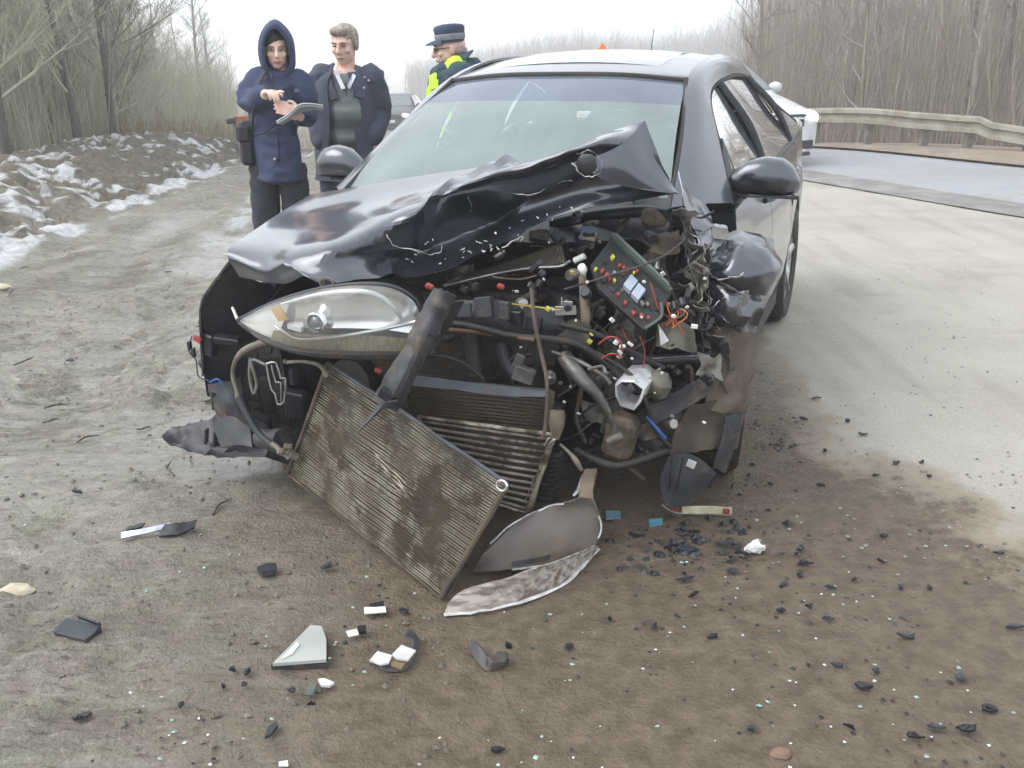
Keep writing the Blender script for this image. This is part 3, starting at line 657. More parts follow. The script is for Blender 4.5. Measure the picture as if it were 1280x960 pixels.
for y, ze, zc, xe in ((1.085, 1.478, 1.508, .565), (1.2, 1.495, 1.528, .565), (1.45, 1.53, 1.567, .563), (1.8, 1.562, 1.603, .56), (2.3, 1.55, 1.595, .55), (2.8, 1.475, 1.52, .535), (3.2, 1.33, 1.38, .56), (3.45, 1.2, 1.24, .60)):
    A.append([(xe*q, y+(.06 if y < 1.15 else 0)*q*q, zc+(ze-zc)*q*q) for q in np.linspace(-1, 1, 9)])
rf.sheet(A, 4, .012); roof = P('roof', rf, paint, 60)
mb = MB(); A = []
for y in np.linspace(1.32, 1.95, 9):
    zc = np.interp(y, [1.2, 1.45, 1.8, 2.3], [1.528, 1.567, 1.603, 1.595]); A.append([(x, y, zc-.13*x*x+.005) for x in np.linspace(-.40, .40, 9)])
mb.grid(np.array(A), th=.006); P('sunroof', mb, M('sunroof_glass', (.012, .014, .02), rough=.08, coat=1), 60, parent=roof)
mb = MB(); q = K(812, 70, 2.7); mb.cyl((q.x, 2.7, 1.52), (q.x, 2.78, 1.72), .004, .002, 6); mb.ball((q.x, 2.69, 1.53), (.02, .04, .02)); P('antenna', mb, plas, parent=roof)
# tailgate closes the shell
mb = MB(); mb.sheet([[(-.60, 3.44, 1.20), (0, 3.5, 1.24), (.60, 3.44, 1.20)], [(-.80, 3.60, .98), (0, 3.7, 1.0), (.80, 3.60, .98)], [(-.80, 3.62, .6), (0, 3.76, .6), (.80, 3.62, .6)], [(-.78, 3.60, .32), (0, 3.74, .3), (.78, 3.60, .32)]], 4, .012); P('tailgate', mb, paint, 60)
# windscreen: clear part and the bluish top band
bot = [(-.70, .30, 1.04), (-.38, .14, 1.032), (0, .09, 1.03), (.38, .14, 1.032), (.70, .30, 1.04)]
top = [(-.562, 1.135, 1.470), (-.3, 1.08, 1.495), (0, 1.065, 1.50), (.3, 1.08, 1.495), (.562, 1.135, 1.470)]
def wsrow(t): return [tuple(np.array(b)*(1-t)+np.array(c)*t+np.array((0, -.03, .03))*math.sin(math.pi*t)) for b, c in zip(bot, top)]
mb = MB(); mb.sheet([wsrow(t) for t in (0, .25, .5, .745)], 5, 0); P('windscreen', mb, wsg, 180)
mb = MB(); mb.sheet([wsrow(t) for t in (.745, .87, 1)], 5, 0); P('windscreen_top_band', mb, bandg, 180)
mb = MB(); mb.tube([(p[0], p[1]-.005, p[2]+.004) for p in top], .011, 6, sub=5); P('header_trim', mb, rubber, 60)
mb = MB(); mb.sheet([[(x*.98, y-.02, z-.01) for x, y, z in bot], [(x*1.03, y-.22, z-.07) for x, y, z in bot]], 4, .01); P('cowl', mb, plas, 60)
# cabin
cab = M('cabin_trim', (.035, .035, .038), (.05, .05, .05), rough=.7, scale=8); seatm = M('seat_cloth', (.05, .05, .055), (.075, .075, .08), rough=.9, scale=30)
mb = MB(); mb.sheet([[(-.68, .33, .99), (0, .18, .99), (.68, .33, .99)], [(-.7, .62, 1.03), (0, .55, 1.03), (.7, .62, 1.03)], [(-.72, .82, .93), (0, .78, .93), (.72, .82, .93)], [(-.72, .84, .5), (0, .8, .5), (.72, .84, .5)]], 4, .02); P('dashboard', mb, cab, 60)
for a, b in (((-.60, .40, 1.042), (-.12, .42, 1.048)), ((-.10, .28, 1.043), (.22, .34, 1.045))):
    mb = MB(); mb.sheet([[(a[0], a[1]-.06, a[2]), (b[0], a[1]-.07, b[2])], [(a[0], b[1]+.08, a[2]+.02), (b[0], b[1]+.1, b[2]+.012)]], 5, .002, crumple=.01, cs=7); P('paper_sheet', mb, white_p)
mb = MB(); mb.box((0, 2.0, .30), (1.5, 3.2, .04)); mb.box((0, .86, .6), (1.5, .03, .6)); P('cabin_floor', mb, cab)
for x in (-.36, .36):
    mb = MB(); mb.box((x, 1.55, .55), (.50, .52, .16), bev=.4); mb.box((x, 1.88, .90), (.48, .14, .66), (-.25, 0, 0), bev=.45, taper=.85); st = P('front_seat', mb, seatm, 60)
    mb = MB(); mb.box((x, 2.0, 1.29), (.26, .10, .19), (-.2, 0, 0), bev=.45); mb.cyl((x-.05, 1.98, 1.2), (x-.05, 1.97, 1.12), .007, n=6); mb.cyl((x+.05, 1.98, 1.2), (x+.05, 1.97, 1.12), .007, n=6); P('headrest', mb, seatm, 60, parent=st)
mb = MB(); mb.box((0, 2.62, .55), (1.3, .5, .18), bev=.4); mb.box((0, 2.95, .88), (1.28, .16, .62), (-.3, 0, 0), bev=.4); P('rear_seat', mb, seatm, 60)
mb = MB(); mb.tube([(.36+.185*math.cos(a), 1.0+.06*math.sin(a), .99+.175*math.sin(a)) for a in np.linspace(0, 6.283, 25)], .014, 8, cap=False); mb.box((.36, .98, .98), (.16, .05, .10), (.35, 0, 0)); mb.box((.36, 1.0, .985), (.34, .02, .03)); P('steering_wheel', mb, cab, 60)
mb = MB(); mb.ball((0, .98, 1.385), (.125, .02, .035)); mb.cyl((0, .98, 1.40), (0, 1.05, 1.47), .01, n=6); P('cabin_mirror', mb, cab, 60)
# door mirrors
for s, c in ((1, (.968, .77, 1.115)), (-1, (-.968, .77, 1.115))):
    mb = MB(); A = []
    for i, (u, h0, h1, dp) in enumerate((tuple(.87*q for q in w4) for w4 in ((-.155, -.058, -.02, .03), (-.12, -.068, .035, .055), (-.06, -.075, .080, .085), (.02, -.08, .098, .10), (.09, -.082, .090, .098), (.14, -.076, .058, .085), (.168, -.062, .012, .05), (.175, -.045, -.02, .02)))):
        zc, hh = (h0+h1)/2, (h1-h0)/2
        A.append([(c[0]+s*u, c[1]-.02+dp*(math.copysign(abs(math.cos(a))**.75, math.cos(a))*(1 if math.cos(a) < 0 else .35))+.03*u/.17, c[2]+zc+hh*math.copysign(abs(math.sin(a))**.8, math.sin(a))) for a in np.linspace(0, 2*math.pi, 25)])
    mb.grid(np.array(A)); L = len(A)
    for rr in (A[0], A[-1]): mb.add(rr[:-1], [tuple(range(24))])
    mr_ = P('door_mirror', mb, paint if s > 0 else paint, 60, rec=True)
    mb = MB(); mb.tube([(s*.86, .74, 1.035), (s*.90, .75, 1.045), (c[0]-s*.08, c[1], c[2]-.055)], [.05, .045, .04], 10, sub=3, flat=.5); P('mirror_arm', mb, plas, 60, parent=mr_)
    mb = MB(); mb.sheet([[(c[0]+s*u, c[1]-.02-.075+.05*abs(u)/.17, c[2]-.070), (c[0]+s*u, c[1]-.01, c[2]-.083)] for u in (-.13, -.05, .03, .10, .15)], 3, .008); P('mirror_base', mb, plas, 60, parent=mr_)
# wheels
def make_wheel(x, y, z, steer=0, s=1, camber=0):
    mb = MB(); rt, wd = .355, .225
    mb.lathe([(.235, -wd*.42), (.27, -wd*.5), (.33, -wd*.5), (rt-.008, -wd*.40), (rt, -wd*.3), (rt, wd*.3), (rt-.008, wd*.40), (.33, wd*.5), (.27, wd*.5), (.235, wd*.42)], n=40)
    for k in range(56):
        a = 2*math.pi*k/56
        for o in (-.06, .0, .06): mb.box((o, (rt+.003)*math.cos(a+o*.6), (rt+.003)*math.sin(a+o*.6)), (.045, .026, .008), (a+o*.6-math.pi/2, 0, 0))
    ty = P('tyre', mb, rubber, 40); ty.location = (x, y, z); ty.rotation_euler = (0, camber, steer)
    mb = MB(); f = wd*.36*s
    mb.lathe([(.24, -wd*.42), (.225, -wd*.3), (.215, 0), (.225, f*.9), (.243, f*1.15)], n=36); mb.lathe([(0.0, f*.72), (.055, f*.72), (.06, f*.5)], n=20)
    for k in range(5):
        a = 2*math.pi*k/5+.3; ca, sa = math.cos(a), math.sin(a); mb.tube([(f*.62, .04*ca, .04*sa), (f*.85, .13*ca, .13*sa), (f*.95, .232*ca, .232*sa)], [.034, .028, .034], 8, flat=.6)
    mb.lathe([(0, -.01), (.15, -.01), (.155, .01), (.0, .01)], n=24)
    rim = mb.build('rim', alu, ty, smooth=50); return ty
make_wheel(.805, 2.77, .355, 0, 1); make_wheel(-.805, 2.77, .355, 0, -1); make_wheel(-.78, .06, .355, .1, -1); make_wheel(.895, .42, .35, .16, 1, .04)
# ---- engine compartment shell (dark)
mb = MB(); mb.sheet([[(-.78, .46, 1.0), (0, .36, 1.0), (.78, .46, 1.0)], [(-.80, .48, .6), (0, .42, .6), (.80, .48, .6)], [(-.80, .5, .2), (0, .46, .2), (.80, .5, .2)]], 3, .01); P('firewall', mb, plas)
for s in (-1, 1):
    mb = MB(); mb.sheet([[(s*.70, .45, .96), (s*.66, 0, .86), (s*.60, -.42 if s < 0 else -.02, .74)], [(s*.62, .45, .6), (s*.58, 0, .55), (s*.55, -.40 if s < 0 else -.02, .5)], [(s*.60, .45, .25), (s*.58, 0, .25), (s*.55, -.38 if s < 0 else -.02, .28)]], 4, .012, crumple=.03, cs=5, sd=s); P('inner_wing', mb, primer if s > 0 else plas)
mb = MB(); mb.sheet([[(-.62, .44, .2), (0, .44, .2), (.62, .44, .2)], [(-.62, -.45, .17), (0, -.4, .15), (.55, -.1, .2)]], 6, .008, crumple=.02); P('undertray', mb, plas)
mb = MB(); mb.box((-.02, .02, .52), (.78, .42, .46), bev=.2); mb.box((.0, .02, .76), (.6, .36, .06), bev=.3); mb.cyl((-.38, -.15, .42), (-.38, -.26, .42), .09); mb.cyl((-.2, -.18, .35), (-.2, -.25, .35), .07); mb.cyl((.12, -.2, .5), (.12, -.3, .5), .08); P('engine_block', mb, M('engine_casting', (.06, .058, .055), (.035, .033, .03), rough=.55, metal=.5, scale=9, bump=.5, bscale=40, dirt=(.09, .07, .05), dscale=6, dlo=.45, dhi=.6))
# ---- hood, folded in an inverted V
H_ = [[(388, 243, .30), (440, 234, .22), (510, 222, .16), (585, 211, .10), (650, 203, .08), (720, 183, .04), (770, 163, 0), (806, 151, -.05)],
      [(350, 266, .06), (405, 262, .02), (470, 253, -.04), (548, 236, -.08), (625, 216, -.12), (705, 190, -.14), (768, 168, -.12), (812, 166, -.08)],
      [(316, 289, -.25), (372, 288, -.28), (440, 281, -.32), (512, 262, -.34), (592, 232, -.33), (682, 200, -.30), (752, 182, -.22), (820, 186, -.10)],
      [(293, 305, -.45), (345, 312, -.50), (415, 306, -.56), (488, 300, -.40), (574, 278, -.22), (662, 243, -.20), (738, 214, -.16), (828, 207, -.10)],
      [(284, 319, -.52), (330, 334, -.58), (398, 333, -.63), (480, 324, -.42), (560, 308, -.22), (642, 273, -.18), (722, 240, -.14), (838, 226, -.10)],
      [(300, 347, -.52), (350, 355, -.60), (415, 355, -.64), (485, 349, -.50), (552, 340, -.36), (642, 300, -.25), (706, 268, -.18), (844, 241, -.12)]]
mb = MB(); Ah = np.array([[list(K(*p)) for p in r] for r in H_])
Ah = catmull(Ah, 9); Ah = np.swapaxes(catmull(np.swapaxes(Ah, 0, 1), 9), 0, 1)
for i in range(Ah.shape[0]):
    for j in range(Ah.shape[1]):
        p = Vector(Ah[i, j]); u = j/(Ah.shape[1]-1); v_ = i/(Ah.shape[0]-1)
        k = (.015*sstep(.45, .68, u+.35*v_)+.004*sstep(.5, 1, v_))*(1-sstep(.80, .95, u))
        n_ = (1-2.4*abs(mnoise.noise(p*3.6+Vector((3, 1, 0)))))*.7+(1-2.6*abs(mnoise.noise(p*8+Vector((0, 5, 2)))))*.34
        fold = .035*math.exp(-((u-.44-.10*(1-v_))/.02)**2)*(1-v_*.4)      # long raised crease up to the windscreen
        fold += .028*(max(0, 1-abs(u-.16-.06*v_)/.05))*sstep(.5, .9, v_)-.022*max(0, 1-abs(u-.27-.1*(v_-.8))/.06)*sstep(.55, .95, v_)
        dent = -.07*math.exp(-((u-.47)/.07)**2-((v_-.66)/.12)**2)+.045*math.exp(-((u-.55)/.05)**2-((v_-.5)/.1)**2)-.05*math.exp(-((u-.66)/.05)**2-((v_-.62)/.13)**2)
        Ah[i, j] += np.array((-.1*k*n_, -.8*k*n_*.9, k*n_*.8))+np.array((0, -.35*fold, fold))+np.array((0, -dent, dent*.7))
mb.grid(Ah, th=-.004)
hood = P('hood', mb, paint, 16)
mb = MB(); F_ = [[(806, 151, -.055), (812, 180, -.10), (818, 200, -.12), (846, 243, -.125)], [(770, 185, -.20), (785, 200, -.20), (800, 218, -.19), (842, 242, -.15)], [(712, 205, -.26), (735, 214, -.25), (770, 230, -.22), (838, 243, -.16)]]
mb.sheet([[K(*p) for p in r] for r in F_], 7, .004, crumple=.006, cs=5, sd=4, ragged=.3); P('hood_flap', mb, paint, 28, parent=hood)
def edge(name, pts, r, mat, parent, jit=.006, n=5, sd=0, sub=4):
    mb = MB(); q = [K(*p) for p in pts]; mb.tube(q, [r*random.choice((.05, .25, .4, .6)) for _ in q], n, sub=sub+3, flat=.5); mb.jit(jit*1.3, 34, sd+len(pts)); mb.jit(jit*.5, 110, sd); return P(name, mb, mat, 60, parent=parent)
edge('torn_edge', [(483, 292, -.47), (490, 305, -.47), (515, 312, -.44), (540, 318, -.40), (548, 308, -.36)], .006, torn, hood)
edge('torn_edge', [(535, 317, -.43), (549, 313, -.39), (552, 305, -.37)], .009, torn, hood, .01)
edge('torn_edge', [(585, 246, -.35), (590, 258, -.35), (586, 268, -.33)], .005, torn, hood)
edge('torn_edge', [(628, 310, -.30), (640, 302, -.29), (655, 296, -.28), (650, 302, -.28)], .008, torn, hood)
edge('torn_edge', [(640, 240, -.30), (660, 243, -.30), (680, 237, -.29), (700, 228, -.27), (716, 226, -.25)], .005, torn, hood)
edge('torn_edge', [(720, 194, -.285), (730, 190, -.285), (742, 190, -.28), (748, 197, -.275), (752, 212, -.26), (740, 221, -.265), (726, 218, -.27), (716, 203, -.28)], .004, torn, hood, .008)
mb = MB(); mb.ball(K(733, 206, -.262), (.035, .012, .035)); mb.jit(.01, 30); P('torn_hole', mb, paint_in, 40, parent=hood)
for i in range(34):
    px = random.uniform(500, 720); py = 345-(px-545)*.48+random.uniform(-18, 4) if px > 545 else random.uniform(300, 330)
    c = K(px, py, -.36 if px < 640 else -.27); mb = MB(); mb.plate([c+Vector((random.uniform(-.009, .009), random.uniform(-.004, .004), random.uniform(-.007, .007))) for _ in range(3)], .002); P('paint_flake', mb, torn, 0, parent=hood)
# ---- left front wing, lamp and bumper corner (picture left)
mb = MB(); mb.sheet([[(-.79, .46, 1.0), (-.90, .46, .93), (-.93, .46, .7), (-.93, .46, .42)], [(-.78, .05, .965), (-.90, .05, .90), (-.945, .05, .80), (-.95, .05, .74)], [(-.73, -.25, .93), (-.86, -.25, .86), (-.94, -.26, .76), (-.955, -.26, .62)], [K(286, 324, -.47), K(265, 352, -.45), K(248, 386, -.42), K(251, 470, -.40)]], 5, .008, crumple=.008, cs=6); P('front_wing', mb, paint, 40)
mb = MB(); mb.sheet([[K(290, 330, -.44), K(268, 356, -.43), K(250, 392, -.41), K(252, 440, -.40), K(258, 495, -.38)], [K(318, 352, -.38), K(300, 380, -.36), K(285, 410, -.34), K(282, 445, -.33), K(288, 500, -.33)], [K(345, 362, -.30), K(335, 395, -.28), K(322, 420, -.26), K(320, 460, -.26), K(325, 520, -.26)]], 4, .006, crumple=.022, cs=9, sd=2, ragged=.5); P('wing_liner', mb, plas, 35)
mb = MB(); mb.sheet([[K(310, 450, -.3), K(350, 450, -.3), K(400, 455, -.28)], [K(305, 500, -.26), K(350, 505, -.25), K(395, 520, -.2)], [K(310, 560, -.25), K(350, 575, -.24), K(390, 590, -.2)]], 4, .008, crumple=.02, cs=8, sd=3); P('lamp_carrier', mb, plas, 35)
up = catmull([K(297, 400, -.60), K(345, 377, -.69), K(400, 361, -.73), K(450, 355, -.74), K(490, 358, -.72), K(518, 374, -.69), K(528, 395, -.66)], 6)
lo = catmull([K(300, 404, -.60), K(330, 424, -.68), K(372, 437, -.72), K(420, 441, -.74), K(462, 442, -.74), K(505, 441, -.71), K(538, 437, -.67)], 6)
def hgrid(v0, v1, bulge, nv=10, off=0, u0=0, u1=1.0, shrink=0):
    n_ = len(up); i0, i1 = int(u0*(n_-1)), int(u1*(n_-1)); A = []
    for i in range(i0, i1+1):
        u = i/(n_-1); row = []
        for v_ in np.linspace(v0, v1, nv):
            vv = shrink+(1-2*shrink)*v_; p = up[i]*(1-vv)+lo[i]*vv
            row.append(p+np.array((0, -bulge*math.sin(math.pi*min(max(u, .0), 1))**.6*math.sin(math.pi*min(max(v_*.86+.07, 0), 1))**.7+off, 0)))
        A.append(row)
    return np.array(A)
mb = MB(); mb.grid(hgrid(0, 1, -.10, off=.012)); mb.grid(hgrid(0, 1, -.15, off=.02)); hl = P('headlight', mb, plasb, 60)
mb = MB(); mb.grid(hgrid(.02, .70, -.05, off=.0, u0=.22, u1=.97, shrink=.03)); P('reflector', mb, chrome, 60, parent=hl)
mb = MB(); mb.grid(hgrid(.05, .95, -.015, off=.0, u0=.02, u1=.24, shrink=.03)); P('marker_reflector', mb, M('pearl_white', (.72, .72, .70), (.6, .6, .58), rough=.25, coat=.5), 60, parent=hl)
mb = MB(); mb.grid(hgrid(.74, .97, -.01, off=.0, u0=.22, u1=.99, shrink=.0)); P('lower_reflector', mb, M('lamp_ridge', (.36, .33, .22), (.22, .19, .11), rough=.25, metal=.6, scale=40, stretch=(6, 1, 1)), 60, parent=hl)
mb = MB(); mb.tube([K(345, 408, -.70), K(372, 424, -.73), K(420, 421, -.755), K(470, 413, -.75), K(522, 402, -.70)], .006, 6, sub=5); P('chrome_strip', mb, chrome, 60, parent=hl)
mb = MB(); mb.tube([K(352, 380, -.71), K(400, 368, -.745), K(448, 364, -.75), K(478, 372, -.745), K(498, 392, -.73), K(505, 408, -.71)], [.004, .007, .008, .008, .007, .004], 8, sub=5); P('light_strip', mb, M('light_strip_white', (.85, .85, .85), rough=.2, coat=.6), 60, parent=hl)
for c, r in (((398, 402), .030),):
    o_ = K(c[0], c[1], -.69); mb = MB(); mb.lathe([(r*.75, .05), (r, .0), (r*1.15, -.02), (r*1.02, -.022), (r*.9, -.005)], o_, 'Y', 24); P('projector_ring', mb, chrome, 60, parent=hl)
    mb = MB(); mb.ball(o_+Vector((0, -.004, 0)), (r*.86, .022, r*.86), 16); P('projector_lens', mb, M('projector_glass', (.10, .11, .13), rough=.04, coat=1), 180, parent=hl)
amb = M('amber_plastic', (.55, .30, .04), rough=.3)
mb = MB(); mb.sheet([[K(338, 386, -.715), K(348, 402, -.72)], [K(348, 381, -.715), K(360, 400, -.725)]], 3, .006); P('amber_reflector', mb, amb, 60, parent=hl)
mb = MB(); mb.box(K(370, 409, -.71), (.055, .02, .02), (0, .15, 0)); P('lamp_shutter', mb, white_p, parent=hl)
mb = MB(); mb.grid(hgrid(0, 1, .055, 14)); P('lens', mb, lensg, 180, parent=hl)
mb = MB(); ring = list(up)+list(lo[::-1]); mb.tube([Vector(p) for p in ring]+[Vector(ring[0])], .007, 6); P('lamp_rim', mb, plasb, 60, parent=hl)
mb = MB(); mb.tube([Vector(p)+Vector((0, .03, -.012)) for p in lo], .017, 8); P('lamp_lower_rim', mb, plasb, 60, parent=hl)
mb = MB(); mb.tube([K(403, 360, -.66), K(401, 351, -.66), K(409, 348, -.66), K(416, 352, -.66), K(417, 358, -.66)], .006, 6, sub=3); P('lamp_tab', mb, beige, 60, parent=hl)
# bumper corner lying out to the left
mb = MB(); mb.sheet([[K(204, 545, -.42), K(218, 537, -.40), K(236, 536, -.38)], [K(215, 556, -.43), K(240, 548, -.42), K(262, 526, -.38)], [K(245, 566, -.46), K(270, 550, -.44), K(285, 517, -.38)], [K(285, 571, -.48), K(300, 556, -.47), K(310, 525, -.40)], [K(335, 571, -.48), K(340, 555, -.44), K(335, 535, -.38)]], 5, .008, crumple=.022, cs=13, sd=6, ragged=.6); bc_ = P('bumper_corner', mb, plas, 35)
edge('bumper_lip', [(203, 543, -.44), (214, 554, -.45), (238, 562, -.47), (268, 567, -.49), (330, 568, -.50)], .007, plasb, bc_, .002)
mb = MB(); mb.sheet([[K(268, 530, -.46), K(290, 520, -.46), K(312, 535, -.46)], [K(280, 560, -.50), K(300, 556, -.50), K(318, 560, -.5)]], 3, .01, crumple=.008, cs=10, sd=7); P('fog_lamp_bracket', mb, plasb, 35, parent=bc_)
for i in range(3):
    mb = MB(); q = K(258+i*11, 545+i*3, -.475); mb.box(q, (.008, .02, .075), (.2, .35, 0)); P('bumper_rib', mb, plasb, parent=bc_)
mb = MB(); mb.box(K(284, 520, -.45), (.02, .02, .015), (.3, .4, .2)); P('clip', mb, red_p)
# ---- condenser, radiator, intercooler
def core(name, TL, TR, BR, BL, nt, fin, tube_m, rail_m_, tank_m, tr=.0028, wob=.004, bulge=.02, rr=.012, sd=0, nseg=22, lean=None):
    TL, TR, BR, BL = [np.array(q) for q in (TL, TR, BR, BL)]; nn = np.cross(TR-TL, BL-TL); nn = nn/np.linalg.norm(nn)
    if nn[1] > 0: nn = -nn
    def S_(u, v_, o=0):
        p = (TL*(1-u)+TR*u)*(1-v_)+(BL*(1-u)+BR*u)*v_; q = Vector(p)*4+Vector((sd, 0, 0))
        return p+nn*(bulge*math.sin(math.pi*u)*math.sin(math.pi*v_)+o+wob*2.2*mnoise.noise(q)+.05*max(0, u-.75)*max(0, v_-.6))+(TL-BL)*.006*mnoise.noise(q*3)
    mb = MB(); mb.grid(np.array([[S_(u, v_, -.022) for u in np.linspace(.01, .99, nseg)] for v_ in np.linspace(.01, .99, 14)])); c_ = P(name, mb, fin, 60)
    mb = MB()
    for i in range(nt):
        v_ = (i+.5)/nt; k = random.uniform(-.0015, .0015); pts = [S_(u, v_+.004*mnoise.noise(Vector((u*6, i*.7, sd)))*(2 if .4 < u < .6 else 1), k) for u in np.linspace(0, 1, nseg)]
        mb.tube(pts, tr, 4, cap=False, flat=1)
    P('core_tubes', mb, tube_m, 60, parent=c_, kind='stuff')
    # zig-zag fins between the tubes
    for nm, e, r_, mt in (('side_tank', [S_(0, v_) for v_ in np.linspace(-.01, 1.01, 9)], rr, tank_m), ('side_tank', [S_(1, v_) for v_ in np.linspace(-.01, 1.01, 9)], rr*1.1, tank_m), ('core_rail', [S_(u, -.012) for u in np.linspace(0, 1, 12)], rr*.8, rail_m_), ('core_rail', [S_(u, 1.012) for u in np.linspace(0, 1, 12)], rr*.55, tank_m)):
        mb = MB(); mb.tube(e, r_, 8, flat=.75); mb.jit(.003, 25, sd); P(nm, mb, mt, 40, parent=c_)
    return c_, S_
bluep = M('blue_grey_rail', (.09, .10, .125), (.05, .055, .065), rough=.5, scale=9, dirt=(.13, .11, .08), dscale=9, dlo=.52, dhi=.66)
cnd, CS = core('condenser', K(409, 456, -.62), K(634, 606, -.80), K(554, 745, -.895), K(361, 590, -.52), 46, cond_m, condt, bluep, muddy, .0021, .005, .012, .011, 1, 34)
mb = MB(); o_ = K(627, 607, -.815); mb.tube([o_+Vector((.017*math.cos(a), 0, .017*math.sin(a))) for a in np.linspace(0, 6.283, 15)], .005, 6, cap=False); P('mount_ring', mb, chrome, 60, parent=cnd)
for (u0, v0, L_) in ((.42, .36, .30), (.44, .39, .26), (.50, .43, .22), (.48, .41, .14), (.56, .47, .2), (.1, .30, .12), (.62, .52, .16), (.6, .55, .2), (.75, .80, .2), (.7, .86, .22)):
    mb = MB(); mb.tube([Vector(CS(u0+L_*t, v0+.06*t*random.uniform(.6, 1.3), .006)) for t in np.linspace(0, 1, 7)], [.001, .0022, .0015, .0026, .0014, .002, .0008], 5); mb.jit(.004, 90, u0*9); P('scrape', mb, condt, 60, parent=cnd)
rad, RS = core('radiator', K(510, 474, -.46), K(690, 490, -.40), K(684, 552, -.40), K(505, 532, -.48), 14, cond_m, muddy, bluep, muddy, .0022, .004, .004, .012, 2)
mb = MB(); mb.sheet([[K(512, 468, -.49), K(560, 474, -.485), K(620, 482, -.46), K(688, 490, -.43)], [K(510, 482, -.50), K(560, 486, -.495), K(620, 494, -.47), K(686, 497, -.44)]], 5, .01, crumple=.006, cs=12, sd=3, ragged=.3); P('radiator_top_tank', mb, bluep, 40, parent=rad)
edge('torn_edge', [(512, 466, -.50), (580, 474, -.485), (650, 486, -.45), (690, 489, -.43)], .005, beige, rad, .003)
icl, IS = core('intercooler', K(522, 522, -.54), K(692, 545, -.47), K(660, 640, -.50), K(560, 612, -.58), 12, M('intercooler_fins', (.05, .045, .04), (.03, .027, .024), rough=.6, metal=.3), condt, condt, condt, .0045, .004, .02, .012, 3)
edge('torn_edge', [(684, 545, -.49), (676, 580, -.50), (668, 600, -.50), (655, 636, -.51)], .010, alu, icl, .01)
edge('torn_edge', [(672, 548, -.50), (690, 541, -.49), (695, 548, -.48), (684, 556, -.49)], .008, alu, icl, .006)
# ---- broken support bar in front of the lamp
mb = MB(); mb.sheet([[K(546, 362, -.80), K(557, 363, -.82), K(568, 368, -.80)], [K(525, 400, -.82), K(538, 402, -.85), K(552, 404, -.82)], [K(508, 436, -.84), K(520, 440, -.87), K(534, 436, -.84)], [K(486, 470, -.85), K(502, 478, -.885), K(514, 474, -.85)], [K(470, 498, -.84), K(482, 508, -.87), K(497, 512, -.84)]], 6, .007, crumple=.014, cs=14, sd=5, ragged=.4); bar = P('support_bar', mb, plasb, 30)
mb = MB(); mb.sheet([[K(552, 378, -.80), K(582, 374, -.78)], [K(536, 410, -.83), K(560, 408, -.79)], [K(516, 450, -.85), K(540, 440, -.82)]], 4, .012, crumple=.006, cs=9, sd=8, ragged=.4); P('bar_flange', mb, plas, 30, parent=bar)
mb = MB(); mb.tube([K(482, 500, -.86), K(470, 515, -.87), K(458, 528, -.88), K(447, 541, -.89)], [.022, .014, .009, .004], 6, flat=.5, sub=3); P('bar_tip', mb, plasb, 40, parent=bar)
mb = MB(); mb.box(K(484, 494, -.89), (.05, .02, .035), (.2, .5, .1)); mb.box(K(492, 504, -.89), (.035, .02, .025), (.1, -.2, .3)); P('bar_bracket', mb, plas, parent=bar)
# ============================================================ ENGINE BAY AND CRUSHED CORNER
def tubeK(name, pts, r, mat, sub=5, n=8, parent=None, flat=None):
    mb = MB(); mb.tube([K(*p) for p in pts], r, n, sub=sub, flat=flat); return P(name, mb, mat, 60, parent=parent)
def sheetK(name, rows, mat, th=.006, n=4, cr=.012, cs=9, sd=0, ragged=.4, parent=None, ang=30):
    mb = MB(); mb.sheet([[K(*p) for p in r] for r in rows], n, th, crumple=cr, cs=cs, sd=sd, ragged=ragged); return P(name, mb, mat, ang, parent=parent)
# fuse box, lid torn off
A_, B_, C_, D_ = K(763, 301, -.12), K(836, 370, -.20), K(803, 407, -.33), K(731, 343, -.25)
eu = (B_-A_); ev = (D_-A_); en = eu.cross(ev).normalized()
if en.y > 0: en = -en
def FB(u, v_, o=0): return A_+eu*u+ev*v_+en*o
mb = MB(); mb.plate([FB(0, 0), FB(1, 0), FB(1.06, .55), FB(.98, 1), FB(.25, 1.05), FB(0, .8)], .02)
fbx = P('fuse_box', mb, M('fuse_box_black', (.012, .013, .014), (.02, .022, .022), rough=.5, scale=30, bump=.3, bscale=90))
grn = M('grey_green_plastic', (.10, .125, .115), (.06, .075, .07), rough=.5, scale=9)
mb = MB(); mb.plate([FB(-.02, -.04, .03), FB(1.0, -.04, .03), FB(1.0, -.04, -.03), FB(-.02, -.04, -.03)], .012); mb.plate([FB(.05, -.10, .035), FB(.92, -.10, .035), FB(.98, -.03, .035), FB(.0, -.03, .035)], .006); P('box_wall', mb, grn, parent=fbx)
mb = MB(); mb.tube([FB(.98, .30, .015), FB(1.08, .55, .02), FB(1.0, .98, .015)], .006, 6, sub=4); P('box_rim', mb, grn, 60, parent=fbx)
def fuse(u, v_, su, sv, mat, h=.022, name='fuse'):
    rm = Matrix((eu.normalized(), ev.normalized(), en)).transposed(); mb = MB(); mb.box(FB(u, v_, h*.35+.008), (su*(.95 if name == 'relay' else .62), sv*(.95 if name == 'relay' else .62), h*.7), rm, bev=.06); P(name, mb, mat, parent=fbx)
